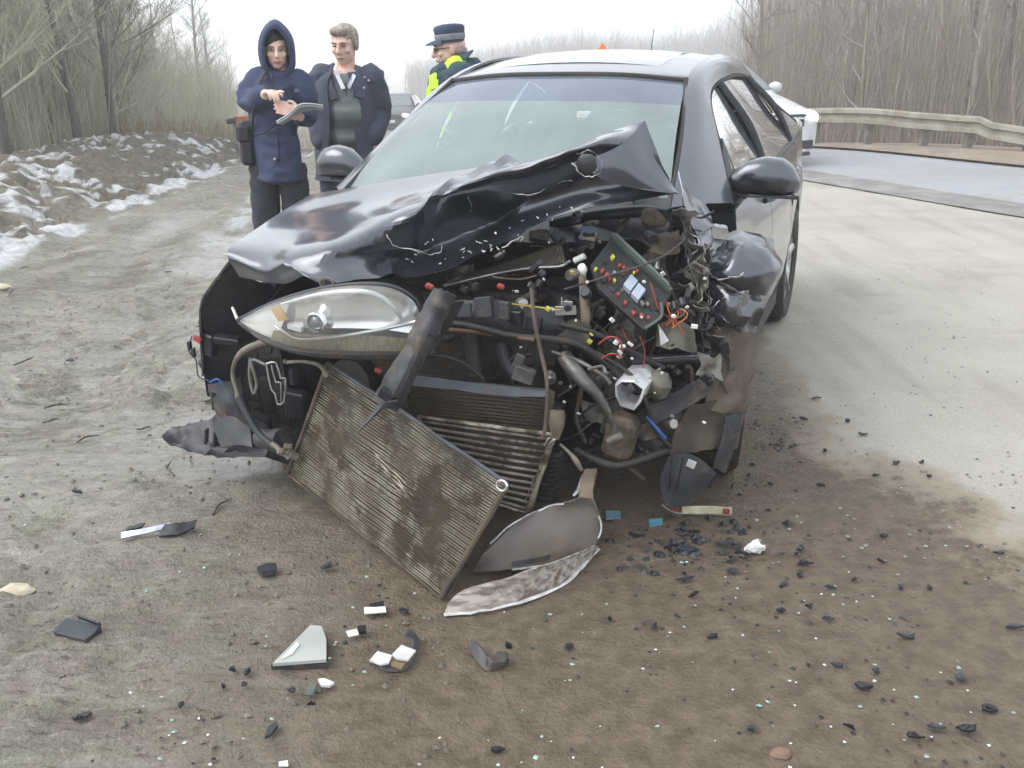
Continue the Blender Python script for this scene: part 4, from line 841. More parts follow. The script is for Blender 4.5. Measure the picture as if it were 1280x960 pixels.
for u, v_, su, sv, m_ in ((.17, .32, .022, .026, yel_p), (.30, .35, .016, .02, red_p), (.36, .32, .016, .02, red_p), (.42, .30, .016, .02, red_p), (.17, .72, .016, .03, red_p), (.24, .72, .016, .03, red_p), (.30, .74, .016, .02, red_p), (.09, .80, .014, .02, yel_p), (.36, .68, .018, .014, yel_p), (.52, .16, .016, .018, red_p), (.50, .24, .012, .014, yel_p), (.50, .86, .016, .018, red_p), (.63, .88, .02, .02, red_p), (.78, .92, .022, .018, red_p), (.88, .84, .024, .022, red_p), (.96, .76, .018, .016, red_p), (.80, .62, .03, .018, beige), (.86, .55, .02, .02, beige)): fuse(u, v_, su, sv, m_)
lbl = M('relay_grey_blue', (.36, .42, .50), (.30, .35, .42), rough=.45)
fuse(.55, .50, .036, .052, lbl, .035, 'relay'); fuse(.69, .52, .036, .052, lbl, .035, 'relay'); fuse(.30, .55, .018, .018, alu, .02, 'terminal')
for i in range(22): fuse(random.uniform(.05, .98), random.uniform(.12, .92), random.uniform(.008, .02), random.uniform(.008, .02), random.choice((plas, plas, plasb, plas, rubber, white_p if i % 7 == 0 else plas)), random.uniform(.008, .02), 'socket')
for i in range(7): mb = MB(); a = FB(1.0, .15, 0); mb.tube([a, a+Vector((.02+.01*i, -.02, -.03)), a+Vector((.01*random.uniform(-2, 4), -.03, -.07-.015*random.random()))], .0022, 5, sub=4); P('cut_wire', mb, (org_p, red_p, beige)[i % 3], 60, parent=fbx)
# named pieces read off the photograph
slat_m = M('rib_grille', (.075, .062, .048), (.045, .038, .03), rough=.6, metal=.3, scale=9)
q = [K(560, 352, -.18), K(703, 306, -.08), K(708, 330, -.12), K(556, 358, -.22)]
mb = MB(); mb.plate(q, .02); gl_ = P('air_grille', mb, slat_m)
mb = MB()
for i in range(46):
    t = (i+.5)/46; mb.tube([q[0].lerp(q[1], t)+Vector((0, -.012, .0)), q[3].lerp(q[2], t)+Vector((0, -.012, 0))], .0014, 4, cap=False)
P('grille_ribs', mb, condt, 60, parent=gl_, kind='stuff')
tubeK('bonnet_stay', [(555, 357, -.26), (620, 342, -.20), (665, 335, -.17), (700, 333, -.15), (713, 326, -.15)], [.006, .006, .007, .006, .006], alu); tubeK('stay_tip', [(718, 326, -.15), (731, 320, -.15)], .011, white_p)
sheetK('lock_carrier', [[(575, 384, -.34), (600, 376, -.34), (640, 378, -.32), (700, 388, -.28)], [(573, 398, -.36), (600, 396, -.36), (642, 398, -.33), (705, 404, -.30)], [(585, 408, -.35), (610, 412, -.35), (650, 415, -.33), (705, 420, -.29)]], plas, .02, 4, .015, 12, 3)
for px, py, w_, h_, yc in ((582, 388, .05, .05, -.37), (606, 384, .06, .07, -.37), (632, 388, .04, .06, -.36), (645, 396, .05, .05, -.35), (668, 404, .06, .05, -.33)):
    mb = MB(); mb.box(K(px, py, yc), (w_, .03, h_), (random.uniform(-.3, .3), random.uniform(-.2, .2), random.uniform(-.2, .2))); P('latch_bracket', mb, random.choice((plas, plasb, plas)))
mb = MB(); o_ = K(707, 388, -.33); mb.box(o_, (.07, .012, .03), (0, -.1, .1)); mb.box(o_+Vector((.01, -.004, .018)), (.03, .01, .03)); br_ = P('silver_bracket', mb, alu)
mb = MB(); mb.cyl(o_+Vector((.012, -.02, .012)), o_+Vector((.012, -.006, .012)), .011, n=12); P('bolt_hole', mb, plas, 60, parent=br_)
tubeK('dipstick', [(640, 380, -.36), (672, 384, -.35), (700, 388, -.34)], .003, M('old_yellow', (.38, .30, .07), rough=.5))
for px, py in ((685, 386), (665, 383), (737, 427)): mb = MB(); mb.box(K(px, py, -.35), (.016, .012, .012), (.2, .5, 0)); P('connector', mb, yel_p)
for px, py, yc in ((537, 358, -.80), (626, 358, -.36), (473, 463, -.70)): mb = MB(); mb.box(K(px, py, yc), (.024, .016, .016), (.1, .4, .2), bev=.3); P('connector', mb, red_p)
mb = MB(); mb.box(K(715, 385, -.02), (.20, .12, .12), (0, .15, .1)); mb.box(K(700, 350, .05), (.16, .12, .06), (0, -.1, .2)); P('airbox', mb, plas)
tubeK('fuel_pipe', [(728, 338, -.24), (729, 365, -.25), (732, 395, -.26), (731, 410, -.26)], [.013, .014, .017, .012], M('tan_pipe', (.24, .19, .13), (.15, .12, .08), rough=.55, scale=12)); mb = MB(); mb.ball(K(728, 337, -.25), (.016, .014, .022)); mb.jit(.008, 40); P('pipe_end', mb, white_p)
tubeK('steel_pipe', [(705, 445, -.40), (716, 460, -.43), (730, 476, -.45), (748, 495, -.46), (762, 520, -.45), (770, 553, -.44)], [.026, .027, .024, .017, .011, .009], steel); tubeK('pipe_fitting', [(762, 552, -.45), (770, 548, -.45), (777, 545, -.44)], .018, steel); tubeK('pipe_bracket', [(735, 462, -.47), (752, 458, -.46), (756, 466, -.46)], .008, alu, flat=.5)
mb = MB(); ring = [K(768, 480, -.40), K(776, 474, -.41), K(794, 474, -.41), K(806, 486, -.40), K(800, 503, -.40), K(792, 514, -.40), K(776, 508, -.40), K(768, 494, -.40)]
A = []
for d_, k in ((0, 1.0), (-.004, .86), (.05, .84), (.16, .9), (.16, 1.02), (.05, 1.02), (0, 1.0)):
    c_ = sum(ring, Vector())/8; A.append([c_+(p-c_)*k+Vector((0, d_, 0)) for p in ring+[ring[0]]])
mb.grid(np.array(A)); mb.jit(.006, 22, 3); P('cut_chassis_rail', mb, M('torn_alloy', (.86, .86, .88), (.62, .62, .63), rough=.4, metal=.45, scale=18), 30)
mb = MB(); mb.box(K(776, 545, -.34), (.10, .10, .16), (0, .2, 0), bev=.3); P('engine_mount', mb, muddy)
mb = MB(); mb.lathe([(.0, .0), (.075, .0), (.085, .03), (.08, .09), (.05, .12)], K(640, 530, -.30), 'Y', 20); P('fan_motor', mb, plas, 60)
tubeK('damper', [(697, 513, -.46), (696, 530, -.47), (695, 548, -.47)], [.024, .026, .012], M('damper_tan', (.20, .16, .115), (.13, .105, .075), rough=.5, scale=9), 3, 12)
mb = MB(); c0, c1 = K(690, 566, -.42), K(683, 628, -.42)
for i in range(11): a = c0.lerp(c1, i/10.9); mb.lathe([(.028, -.007), (.042, 0), (.028, .007)], a, 'Z', 14)
P('rubber_bellows', mb, rubber, 60)
tubeK('brake_hose', [(700, 555, -.46), (712, 566, -.47), (720, 576, -.48), (727, 588, -.48)], [.005, .006, .010, .007], beige)
tubeK('black_hose', [(720, 562, -.40), (745, 575, -.42), (775, 582, -.42), (815, 570, -.36), (835, 562, -.3)], .013, rubber)
for pts, r, m_ in (([(545, 402, -.45), (590, 408, -.44), (640, 420, -.42), (690, 424, -.40), (725, 432, -.38), (755, 452, -.36), (785, 480, -.34)], .012, rubber),
                   ([(560, 412, -.40), (620, 418, -.42), (668, 425, -.42)], .008, M('rusty_pipe', (.15, .095, .05), (.09, .06, .04), rough=.7, scale=12)),
                   ([(664, 360, -.42), (668, 400, -.45), (676, 440, -.47), (684, 480, -.50), (682, 530, -.53), (678, 548, -.54)], .007, M('brown_cable', (.10, .075, .055), (.06, .045, .035), rough=.6)),
                   ([(530, 445, -.5), (560, 447, -.5), (585, 458, -.48), (605, 474, -.47)], .006, rubber), ([(590, 410, -.30), (592, 440, -.32), (596, 470, -.34)], .032, rubber), ([(628, 430, -.30), (634, 455, -.33), (650, 475, -.35)], .028, plas),
                   ([(705, 362, -.30), (760, 345, -.26), (820, 325, -.22), (850, 305, -.15), (856, 296, -.12)], .0035, plasb), ([(700, 405, -.34), (740, 415, -.33), (790, 440, -.3), (830, 460, -.25)], .010, rubber),
                   ([(690, 440, -.42), (720, 450, -.42), (752, 468, -.43), (763, 480, -.43)], .008, steel), ([(745, 440, -.36), (790, 470, -.37), (808, 505, -.37), (820, 540, -.34), (840, 560, -.30)], .007, rubber),
                   ([(808, 520, -.36), (820, 535, -.36), (832, 548, -.34)], .005, M('blue_wire', (.02, .09, .38), rough=.45)), ([(748, 430, -.38), (762, 421, -.39), (775, 426, -.39), (778, 440, -.38)], .003, red_p), ([(752, 448, -.38), (765, 442, -.39), (778, 447, -.38)], .003, red_p),
                   ([(800, 420, -.3), (806, 440, -.3), (803, 465, -.3)], .002, red_p), ([(650, 455, -.40), (660, 430, -.40), (672, 415, -.4)], .004, rubber)): tubeK('hose' if r > .006 else 'wire', pts, r, m_)
for px, py in ((770, 428), (778, 433), (788, 430), (775, 440), (842, 395), (765, 400), (868, 408)): mb = MB(); mb.box(K(px, py, -.36), (random.uniform(.010, .02), .01, random.uniform(.008, .016)), (random.random(), random.random(), random.random())); P('connector', mb, white_p)
mb = MB(); mb.box(K(655, 468, -.46), (.07, .03, .05), (0, .3, .2)); mb.box(K(648, 452, -.45), (.03, .02, .05), (0, .4, .2)); P('sensor_block', mb, M('sensor_grey', (.12, .12, .12), (.07, .07, .065), rough=.5, metal=.3, scale=20))
sheetK('heat_shield', [[(580, 415, -.30), (660, 420, -.32), (700, 430, -.32)], [(585, 440, -.28), (655, 445, -.3), (695, 455, -.3)]], M('dark_olive_metal', (.06, .06, .05), (.035, .035, .03), rough=.45, metal=.4, scale=8), cr=.02, sd=5)
sheetK('cover_plate', [[(700, 405, -.30), (725, 400, -.31), (740, 425, -.33)], [(698, 425, -.32), (715, 432, -.33), (735, 440, -.34)]], M('dark_olive_metal', (.06, .06, .05)), cr=.01, sd=7)
sheetK('bulkhead_panel', [[(735, 250, .20), (790, 245, .18), (840, 255, .15)], [(730, 275, .12), (790, 268, .10), (838, 285, .05)], [(735, 300, .08), (790, 300, .05), (835, 320, 0)]], plas, cr=.03, sd=8)
tubeK('bulkhead_pipe', [(690, 280, .05), (740, 270, .03), (800, 264, 0), (836, 268, -.03)], .022, plas); mb = MB(); mb.ball(K(818, 273, -.04), (.05, .035, .03), rot=(0, .4, 0)); mb.jit(.012, 20); P('strut_cap', mb, muddy)
mb = MB(); mb.box(K(735, 296, -.02), (.06, .03, .07), (.1, .3, .1)); P('label_tag', mb, M('tag_tan', (.34, .28, .18), (.12, .17, .24), rough=.6, scale=14, lo=.48, hi=.52))
# left bay (picture left) fittings
tubeK('washer_hose', [(333, 427, -.52), (306, 438, -.54), (294, 452, -.55), (291, 470, -.55), (296, 488, -.55), (298, 498, -.55)], [.016, .013, .009, .008, .008, .012], beige); tubeK('washer_hose', [(298, 496, -.55), (310, 520, -.56), (322, 540, -.57), (340, 556, -.58), (352, 566, -.59)], [.014, .013, .012, .011, .012], plasb); tubeK('hose_end', [(340, 554, -.585), (352, 564, -.59), (362, 573, -.59)], .010, beige)
for i in range(5): mb = MB(); mb.box(K(352+i*4, 565+random.uniform(-8, 12), -.59), (.03, .02, .02), (random.random(), random.random(), random.random())); P('hose_clamp', mb, beige)
tubeK('outlined_bracket', [(333, 455, -.56), (345, 453, -.56), (351, 473, -.56), (357, 473, -.56), (355, 502, -.56), (347, 505, -.56), (344, 492, -.56), (339, 486, -.56), (333, 456, -.56)], .0038, alu, 2)
tubeK('outlined_bracket', [(339, 456, -.56), (345, 478, -.56), (351, 478, -.56), (351, 504, -.56)], .0028, alu, 2)
tubeK('frame_bracket', [(313, 447, -.54), (312, 470, -.54), (317, 492, -.54), (321, 478, -.54), (314, 450, -.54), (332, 456, -.54)], .006, primer, 3)
mb = MB(); o_ = K(345, 548, -.48); mb.tube([o_+Vector((-.07, 0, -.01)), o_+Vector((-.02, -.02, 0)), o_+Vector((.0, -.02, 0)), o_+Vector((.002, -.02, 0)), o_+Vector((.05, -.03, .01))], [.036, .038, .038, .044, .044], 14); P('drier_canister', mb, plasb, 60)
tubeK('lamp_arm', [(358, 453, -.62), (380, 452, -.64), (400, 457, -.66), (410, 470, -.66)], [.007, .006, .008, .012], beige); mb = MB(); mb.ball(K(357, 452, -.62), .010); P('arm_ball', mb, primer, 60)
tubeK('steel_rod', [(291, 385, -.42), (298, 402, -.52)], .006, white_p)
tubeK('wire', [(240, 420, -.44), (236, 438, -.45), (245, 450, -.45), (248, 470, -.45), (262, 476, -.45)], .0025, plas); tubeK('wire', [(262, 478, -.45), (272, 474, -.46), (280, 482, -.46)], .004, M('blue_wire', (.02, .09, .38)))
for px, py in ((237, 432), (242, 441)): mb = MB(); mb.box(K(px, py, -.45), (.014, .014, .035)); P('connector', mb, plas)
mb = MB(); mb.box(K(247, 424, -.44), (.035, .012, .02), (0, .4, 0)); P('connector', mb, red_p)
for px, py, w_, h_ in ((262, 430, .07, .09), (258, 455, .05, .05), (285, 425, .10, .03), (275, 500, .06, .10), (300, 525, .07, .05), (330, 530, .08, .08), (370, 505, .08, .12), (362, 470, .05, .07)):
    mb = MB(); mb.box(K(px, py, random.uniform(-.42, -.32)), (w_, .04, h_), (random.uniform(-.4, .4), random.uniform(-.3, .3), random.uniform(-.3, .3)), bev=.2); P('bracket', mb, random.choice((plas, plas, plasb)))
sheetK('torn_liner', [[(262, 480, -.42), (285, 476, -.43), (300, 470, -.4)], [(270, 510, -.44), (290, 505, -.45), (305, 515, -.42)], [(285, 530, -.44), (300, 530, -.45), (318, 545, -.44)]], plasb, cr=.014, sd=11)
# ---- crushed right corner (picture right)
sheetK('crushed_wing', [[(882, 322, .10), (900, 303, .14), (922, 294, .16), (946, 296, .20), (962, 303, .26)], [(884, 338, .02), (904, 322, .0), (930, 314, .02), (956, 314, .08), (972, 324, .16)], [(886, 350, .0), (910, 346, -.05), (936, 343, -.04), (962, 342, .04), (976, 342, .14)], [(892, 356, .05), (914, 362, .0), (936, 366, .0), (952, 366, .06), (962, 364, .14)]], paint, .004, 7, .024, 8, 2, .25)
sheetK('crushed_wing_lower', [[(880, 350, .02), (905, 352, .0), (930, 362, .0), (954, 366, .08)], [(882, 378, .04), (905, 382, -.04), (925, 384, -.02), (946, 386, .06)], [(878, 400, .06), (900, 408, .0), (922, 414, .0), (938, 412, .08)]], M('dented_paint', (.035, .037, .045), (.10, .10, .11), rough=.25, coat=1, metal=.3, scale=9, lo=.5, hi=.6), .004, 7, .045, 10, 5, .5)
edge('torn_edge', [(884, 345, -.04), (902, 348, -.08), (922, 346, -.08), (928, 340, -.07)], .008, torn, wreck, .008)
edge('torn_edge', [(898, 352, -.06), (914, 360, -.06), (930, 372, -.05)], .009, primer, wreck, .008)
edge('torn_edge', [(880, 362, -.02), (888, 378, -.04), (884, 396, -.02), (900, 410, -.03)], .006, torn, wreck, .012)
edge('torn_edge', [(905, 372, -.06), (918, 384, -.06), (928, 376, -.05)], .007, torn, wreck, .012)
edge('torn_edge', [(946, 298, .16), (958, 305, .2), (960, 312, .19)], .005, torn, wreck, .003)
sheetK('wing_top', [[(866, 280, .16), (890, 280, .18), (908, 283, .2)], [(872, 300, .08), (892, 296, .10), (910, 300, .14)], [(880, 318, .05), (895, 310, .08), (912, 305, .12)]], M('lilac_primer', (.30, .30, .33), (.22, .22, .25), rough=.35, coat=.6), .004, 4, .008, 10, 6, .3)
sheetK('hinge_plate', [[(888, 285, .10), (908, 288, .12)], [(890, 300, .08), (910, 302, .10)]], primer, .01, 3, .01, 12, 3)
sheetK('wing_edge', [[(845, 215, .12), (858, 245, .14), (880, 255, .2)], [(850, 250, .05), (868, 265, .10), (888, 275, .2)], [(856, 275, .0), (872, 290, .06), (892, 285, .16)]], paint, .004, 4, .02, 8, 7, .3)
for i, (x0, y0, x1, y1, yc) in enumerate(((846, 262, 870, 310, .0), (850, 300, 885, 340, -.04), (858, 335, 888, 385, -.04), (862, 378, 885, 420, -.02), (838, 300, 862, 350, .0), (840, 345, 868, 395, -.04), (870, 300, 890, 345, .02), (845, 400, 890, 440, -.06), (850, 430, 892, 470, -.04), (876, 415, 912, 460, .0), (880, 455, 915, 500, .04))):
    m_ = (primer, primer, M('khaki_metal', (.16, .155, .125), (.07, .066, .05), rough=.45, metal=.4, scale=12), primer, plas, steel, primer, plas, plas, steel, muddy)[i]; xm = (x0+x1)/2
    sheetK('crushed_inner_panel', [[(x0, y0, yc), (xm, y0+random.uniform(-8, 8), yc-.05), (x1, y0+random.uniform(0, 10), yc)], [(x0+random.uniform(-6, 10), (y0+y1)/2, yc-.03), (xm, (y0+y1)/2, yc+.03), (x1+random.uniform(-8, 4), (y0+y1)/2, yc-.05)], [(x0, y1, yc), (xm, y1+random.uniform(-8, 4), yc-.04), (x1, y1, yc+.02)]], m_, .004, 5, .036, 13, i+20, .7)
for i in range(10):
    x = random.uniform(855, 900); y = random.uniform(290, 470); edge('torn_edge', [(x, y, -.08), (x+random.uniform(-8, 12), y+12, -.09), (x+random.uniform(-8, 14), y+26, -.07)], .004, torn, wreck, .008, sd=i)
tubeK('cross_rail', [(790, 452, -.25), (830, 450, -.22), (870, 448, -.16), (884, 446, -.12)], .018, plas); edge('torn_edge', [(815, 448, -.26), (860, 445, -.2), (880, 444, -.16)], .004, alu, wreck, .002)
mb = MB(); mb.box(K(822, 482, -.28), (.09, .08, .09), (.2, .3, .2), bev=.35); mb.jit(.01, 15); P('horn_housing', mb, M('olive_casting', (.12, .115, .09), (.07, .065, .05), rough=.5, scale=9))
sheetK('side_strut', [[(806, 506, -.30), (840, 490, -.24), (884, 468, -.12)], [(812, 528, -.28), (845, 512, -.22), (886, 486, -.10)]], plasb, .02, 4, .014, 9, 31, .3)
sheetK('torn_flap', [[(820, 405, -.22), (845, 400, -.2), (862, 410, -.16)], [(822, 432, -.22), (842, 436, -.22), (868, 440, -.14)]], M('khaki_metal', (.24, .23, .18)), .004, 4, .03, 10, 33, .6)
mb = MB(); mb.plate([K(823, 405, -.26), K(826, 432, -.27), K(836, 426, -.27)], .004); P('torn_flap', mb, torn, 0)
# arch liner, mud shield and the door-side panel
brn = M('rusty_brown_panel', (.145, .115, .088), (.075, .056, .042), rough=.6, metal=.2, scale=6, bump=.4, bscale=30, dirt=(.125, .105, .083), dscale=4, dlo=.48, dhi=.62)
sheetK('wing_inner_side', [[(892, 412, .02), (915, 408, .06), (940, 404, .16)], [(890, 445, .0), (915, 442, .05), (941, 440, .16)], [(886, 475, -.02), (912, 480, .02), (941, 472, .14)], [(880, 510, -.04), (905, 515, .0), (930, 500, .1)]], brn, .006, 5, .018, 8, 41, .2)
sheetK('arch_liner', [[(860, 505, -.10), (890, 500, -.03), (925, 482, .08), (941, 470, .14)], [(842, 540, -.12), (870, 530, -.06), (908, 512, .04), (934, 500, .12)], [(836, 570, -.14), (862, 565, -.1), (890, 560, -.02), (918, 560, .08)]], M('liner_brown', (.085, .068, .054), (.05, .042, .036), rough=.7, scale=7, dirt=(.15, .12, .09), dscale=6, dlo=.48, dhi=.62), .006, 5, .014, 8, 42, .3)
sheetK('mud_flap', [[(905, 520, -.02), (926, 515, .02)], [(900, 550, -.04), (918, 552, .02)], [(888, 582, -.06), (904, 590, .0)]], plasb, .006, 5, .01, 8, 43, .3)
sl_ = sheetK('splash_shield', [[(836, 570, -.16), (856, 566, -.15), (872, 572, -.12), (894, 590, -.06)], [(828, 590, -.17), (850, 592, -.17), (868, 598, -.13), (884, 604, -.08)], [(826, 612, -.18), (845, 616, -.17), (860, 618, -.13), (868, 624, -.08)], [(832, 630, -.18), (842, 634, -.17), (852, 632, -.14), (856, 632, -.12)]], plasb, .006, 5, .008, 8, 44, .15)
for t in (0, 1): tubeK('shield_rib', [(840+t*14, 572, -.19), (838+t*12, 592, -.20), (836+t*9, 614, -.20)], .003, plas, parent=sl_)
mb = MB(); mb.box(K(864, 580, -.16), (.03, .01, .026), (0, .3, 0)); P('label_tag', mb, white_p, parent=sl_)
# clutter deep in the bay: hoses, casings and brackets, each its own piece
def inpoly(x, y, poly):
    c = False
    for i in range(len(poly)):
        (a, b), (d, e) = poly[i], poly[i-1]
        if (b > y) != (e > y) and x < (d-a)*(y-b)/(e-b)+a: c = not c
    return c
BAY = [(560, 345), (640, 310), (720, 270), (840, 262), (880, 330), (890, 470), (830, 560), (770, 590), (700, 560), (690, 480), (540, 440), (550, 370)]
rj = random.Random(12); cnt = 0
while cnt < 125:
    x = rj.uniform(540, 890); y = rj.uniform(262, 590)
    if not inpoly(x, y, BAY) or inpoly(x, y, [(763, 290), (845, 368), (806, 418), (722, 345)]): continue
    cnt += 1; yc = rj.uniform(-.34, -.02) if y > 330 else rj.uniform(-.15, .15); c = K(x, y, yc); m_ = rj.choice((plas, plas, plas, rubber, plasb, steel, muddy, M('dark_olive_metal', (.06, .06, .05)), steel)); mb = MB(); k = rj.random()
    rot = (rj.uniform(-1, 1), rj.uniform(-1, 1), rj.uniform(-1, 1))
    if k < .35:
        mb.box(c, (rj.uniform(.015, .065), rj.uniform(.015, .04), rj.uniform(.012, .045)), rot, bev=.25); mb.box(c+Vector((rj.uniform(-.03, .03), -.015, rj.uniform(-.02, .02))), (rj.uniform(.01, .04), .02, rj.uniform(.01, .03)), rot, bev=.3); P('casing', mb, m_)
    elif k < .65:
        d = Vector((rj.uniform(-1, 1), rj.uniform(-.3, .3), rj.uniform(-1, .6))).normalized()*rj.uniform(.05, .16); r = rj.uniform(.002, .009); mb.tube([c-d, c-d*.3+Vector((rj.uniform(-.03, .03), -.02, rj.uniform(-.03, .03))), c+d*.4+Vector((rj.uniform(-.03, .03), 0, rj.uniform(-.03, .03))), c+d], r, 6, sub=5); P('hose' if r > .006 else 'wire', mb, rj.choice((rubber, rubber, rubber, plas, M('brown_cable', (.10, .075, .055)), rubber, red_p if r < .0035 else rubber)), 60)
    elif k < .85:
        A = [[c+Vector((rj.uniform(-.01, .01)+.04*(i-1), rj.uniform(-.02, .02), rj.uniform(-.01, .01)+.035*(1-j))) for i in range(3)] for j in range(3)]; mb.sheet(A, 3, .003, crumple=.02, cs=14, sd=cnt, ragged=.5); P('bracket', mb, rj.choice((m_, primer, steel, plas)), 30)
    else:
        mb.lathe([(.0, -.02), (.016, -.02), (.019, -.012), (.019, .012), (.012, .016), (.012, .026), (0, .026)], c, 'Y', 12, rot=rot); P('cap', mb, rj.choice((plas, plasb, steel, alu)), 50)
for i in range(46):  # small bright nicks, clips and screws
    x = rj.uniform(640, 892); y = rj.uniform(300, 540); c = K(x, y, rj.uniform(-.40, -.30) if y > 330 else rj.uniform(-.2, 0)); mb = MB(); mb.box(c, (rj.uniform(.004, .014), .006, rj.uniform(.004, .012)), (rj.random(), rj.random(), rj.random())); P('clip', mb, rj.choice((torn, alu, white_p, alu, yel_p if i % 5 == 0 else torn)))
# warning triangle set on the roof
wt = thing('warning_triangle', 'small orange warning triangle standing on the roof of the wrecked car', 'warning triangle', toworld((-.19, 2.35, 1.595)), -PSI)
tri = [(-.028, 0, .006), (.028, 0, .006), (0, 0, .045)]
mb = MB(); mb.tube([Vector(p) for p in tri+[tri[0]]], .007, 6, flat=.5); mb.plate([Vector(p)*.96 for p in tri], .004); mb.build('triangle_frame', M('orange_reflector', (.85, .25, .06), (.8, .18, .05), rough=.3), wt)
mb = MB(); mb.box((0, 0, .006), (.07, .03, .010)); mb.build('foot', plas, wt)
# ============================================================ PEOPLE
skin = M('skin', (.70, .48, .39), (.58, .36, .29), rough=.55, scale=14)
navy = M('navy_coat', (.028, .040, .090), (.040, .055, .115), rough=.85, scale=5, bump=.25, bscale=120)
trous = M('black_trousers', (.022, .023, .034), (.032, .033, .045), rough=.9, scale=6, bump=.2, bscale=90)
shoe_m = M('black_shoe', (.015, .014, .013), rough=.5, dirt=(.14, .11, .08), dscale=12)
jack2 = M('charcoal_jacket', (.045, .052, .085), (.06, .068, .105), rough=.8, scale=6, bump=.25, bscale=90)
jeans = M('dark_jeans', (.025, .032, .06), (.04, .05, .085), rough=.9, scale=9)
pcoat = M('police_coat', (.018, .045, .06), (.03, .065, .08), rough=.85, scale=6, bump=.2)
hiviz = M('hi_vis_yellow', (.55, .80, .04), (.45, .72, .05), rough=.75, scale=5)
capm = M('cap_blue', (.028, .038, .085), (.035, .05, .1), rough=.8); capb = M('cap_band_grey', (.28, .31, .34), rough=.6)
lipm = M('lips', (.50, .24, .20), rough=.5); eyem = M('eye_dark', (.10, .07, .055), rough=.3); browm = M('brow_hair', (.20, .14, .10), rough=.9)
greyhair = M('grey_hair', (.25, .215, .17), (.36, .32, .27), rough=.9, scale=40, bump=.5, bscale=120, stretch=(1, 1, .2)); darkhair = M('dark_hair', (.05, .04, .032), rough=.9)
def wrinkle(o, amp, sc, sd):
    me = o.data; n_ = len(me.vertices); co = np.empty(n_*3); me.vertices.foreach_get('co', co); no = np.empty(n_*3); me.vertices.foreach_get('normal', no)
    co = co.reshape(-1, 3); no = no.reshape(-1, 3); k = np.array([1-2.2*abs(mnoise.noise(Vector((c[0]*sc, c[1]*sc, c[2]*sc*1.7+sd)))) for c in co]); co += no*(amp*k)[:, None]; me.vertices.foreach_set('co', co.ravel()); me.update()
def limb(mb, pts, rr, n=12, sub=4):
    mb.tube(pts, rr, n, sub=sub)
    for p, r in zip((pts[0], pts[-1]), (rr[0], rr[-1])): mb.ball(p, r*.98, 10)
def hand(mb, wrist, d, up, curl, s=1.0, mirror=1, point=False):
    d = Vector(d).normalized(); up = Vector(up); up = (up-d*up.dot(d)).normalized(); sd = d.cross(up)*mirror
    rm = Matrix((sd, d, up)).transposed(); c = Vector(wrist)+d*.055*s
    bm_ = MB(); bm_.ball((0, 0, 0), (.042*s, .055*s, .017*s), 14); mb.add([rm @ Vector(v)+c for v in bm_.v], bm_.f)
    for i, (off, L, cc) in enumerate(((-.031, .068, 1), (-.010, .078, 1), (.011, .074, 1), (.030, .058, 1))):
        k = .12 if (point and i == 0) else curl; p = c+sd*off*s+d*.04*s; pts = [p]; a = 0
        for j in range(3):
            a += k*(.75+.15*i*.3); L_ = L*s*(.45, .32, .23)[j]; p = p+(d*math.cos(a)-up*math.sin(a))*L_; pts.append(p)
        mb.tube(pts, [.0095*s, .009*s, .0082*s, .007*s], 8, sub=2); mb.ball(pts[-1], .007*s, 8)
    p = c-sd*.036*s-d*.02*s; mb.tube([p, p-sd*.022*s+d*.028*s-up*.010*s, p-sd*.016*s+d*.058*s-up*.022*s], [.013*s, .0105*s, .008*s], 8, sub=3)
def head(mb, c, yaw, pitch=0, s=1.0):
    # c = head centre, face looks along local -Y turned by yaw; returns transform for the features
    rm = Matrix.Rotation(yaw, 3, 'Z') @ Matrix.Rotation(pitch, 3, 'X'); c = Vector(c)
    def T(p): return rm @ (Vector(p)*s)+c
    h = MB(); h.ball((0, .012, .028), (.077, .097, .088), 20); h.ball((0, -.012, -.035), (.064, .078, .078), 18); h.ball((0, -.045, -.082), (.036, .036, .028), 12)
    h.ball((0, -.078, .030), (.05, .018, .014), 12)
    for sx in (-1, 1):
        h.ball((sx*.040, -.062, -.020), (.024, .022, .022), 10); h.ball((sx*.078, .012, -.005), (.010, .020, .033), 10, rot=(0, sx*.15, 0))
    h.tube([(0, -.088, .022), (0, -.104, -.008), (0, -.113, -.026), (0, -.098, -.036)], [.010, .012, .016, .010], 10, sub=3)
    h.ball((0, -.082, -.062), (.024, .014, .012), 10)
    mb.add([T(v) for v in h.v], h.f); return T
def features(body, T, hairm=browm, s=1.0):
    e = MB(); b = MB(); l_ = MB()
    for sx in (-1, 1):
        e.ball(T((sx*.032, -.083, .008)), (.010*s, .007*s, .0048*s), 10); b.tube([T((sx*.014, -.094, .027)), T((sx*.032, -.096, .033)), T((sx*.052, -.084, .026))], [.0025, .0035, .002], 6, sub=3)
    l_.tube([T((-.023, -.090, -.060)), T((0, -.098, -.058)), T((.023, -.090, -.060))], [.003, .006, .003], 8, sub=3, flat=.8)
    e.build('eyes', eyem, body, 180); b.build('eyebrows', hairm, body, 180); l_.build('lips', lipm, body, 180)
def person(label, loc, build):
    t = MB(); o = None
    return t
def cloth(name, mb, mat, parent, vox=.010, wr=.006, sc=9, sd=0, it=3):
    o = mb.build(name, mat, parent, 180); remesh(o, vox, it); wrinkle(o, wr, sc, sd); return o
def body_obj(mb, label, loc, group=None):
    o = mb.build('person', skin, None, 180); remesh(o, .0055, 2); o.location = loc; return tag(o, label, 'person', group)
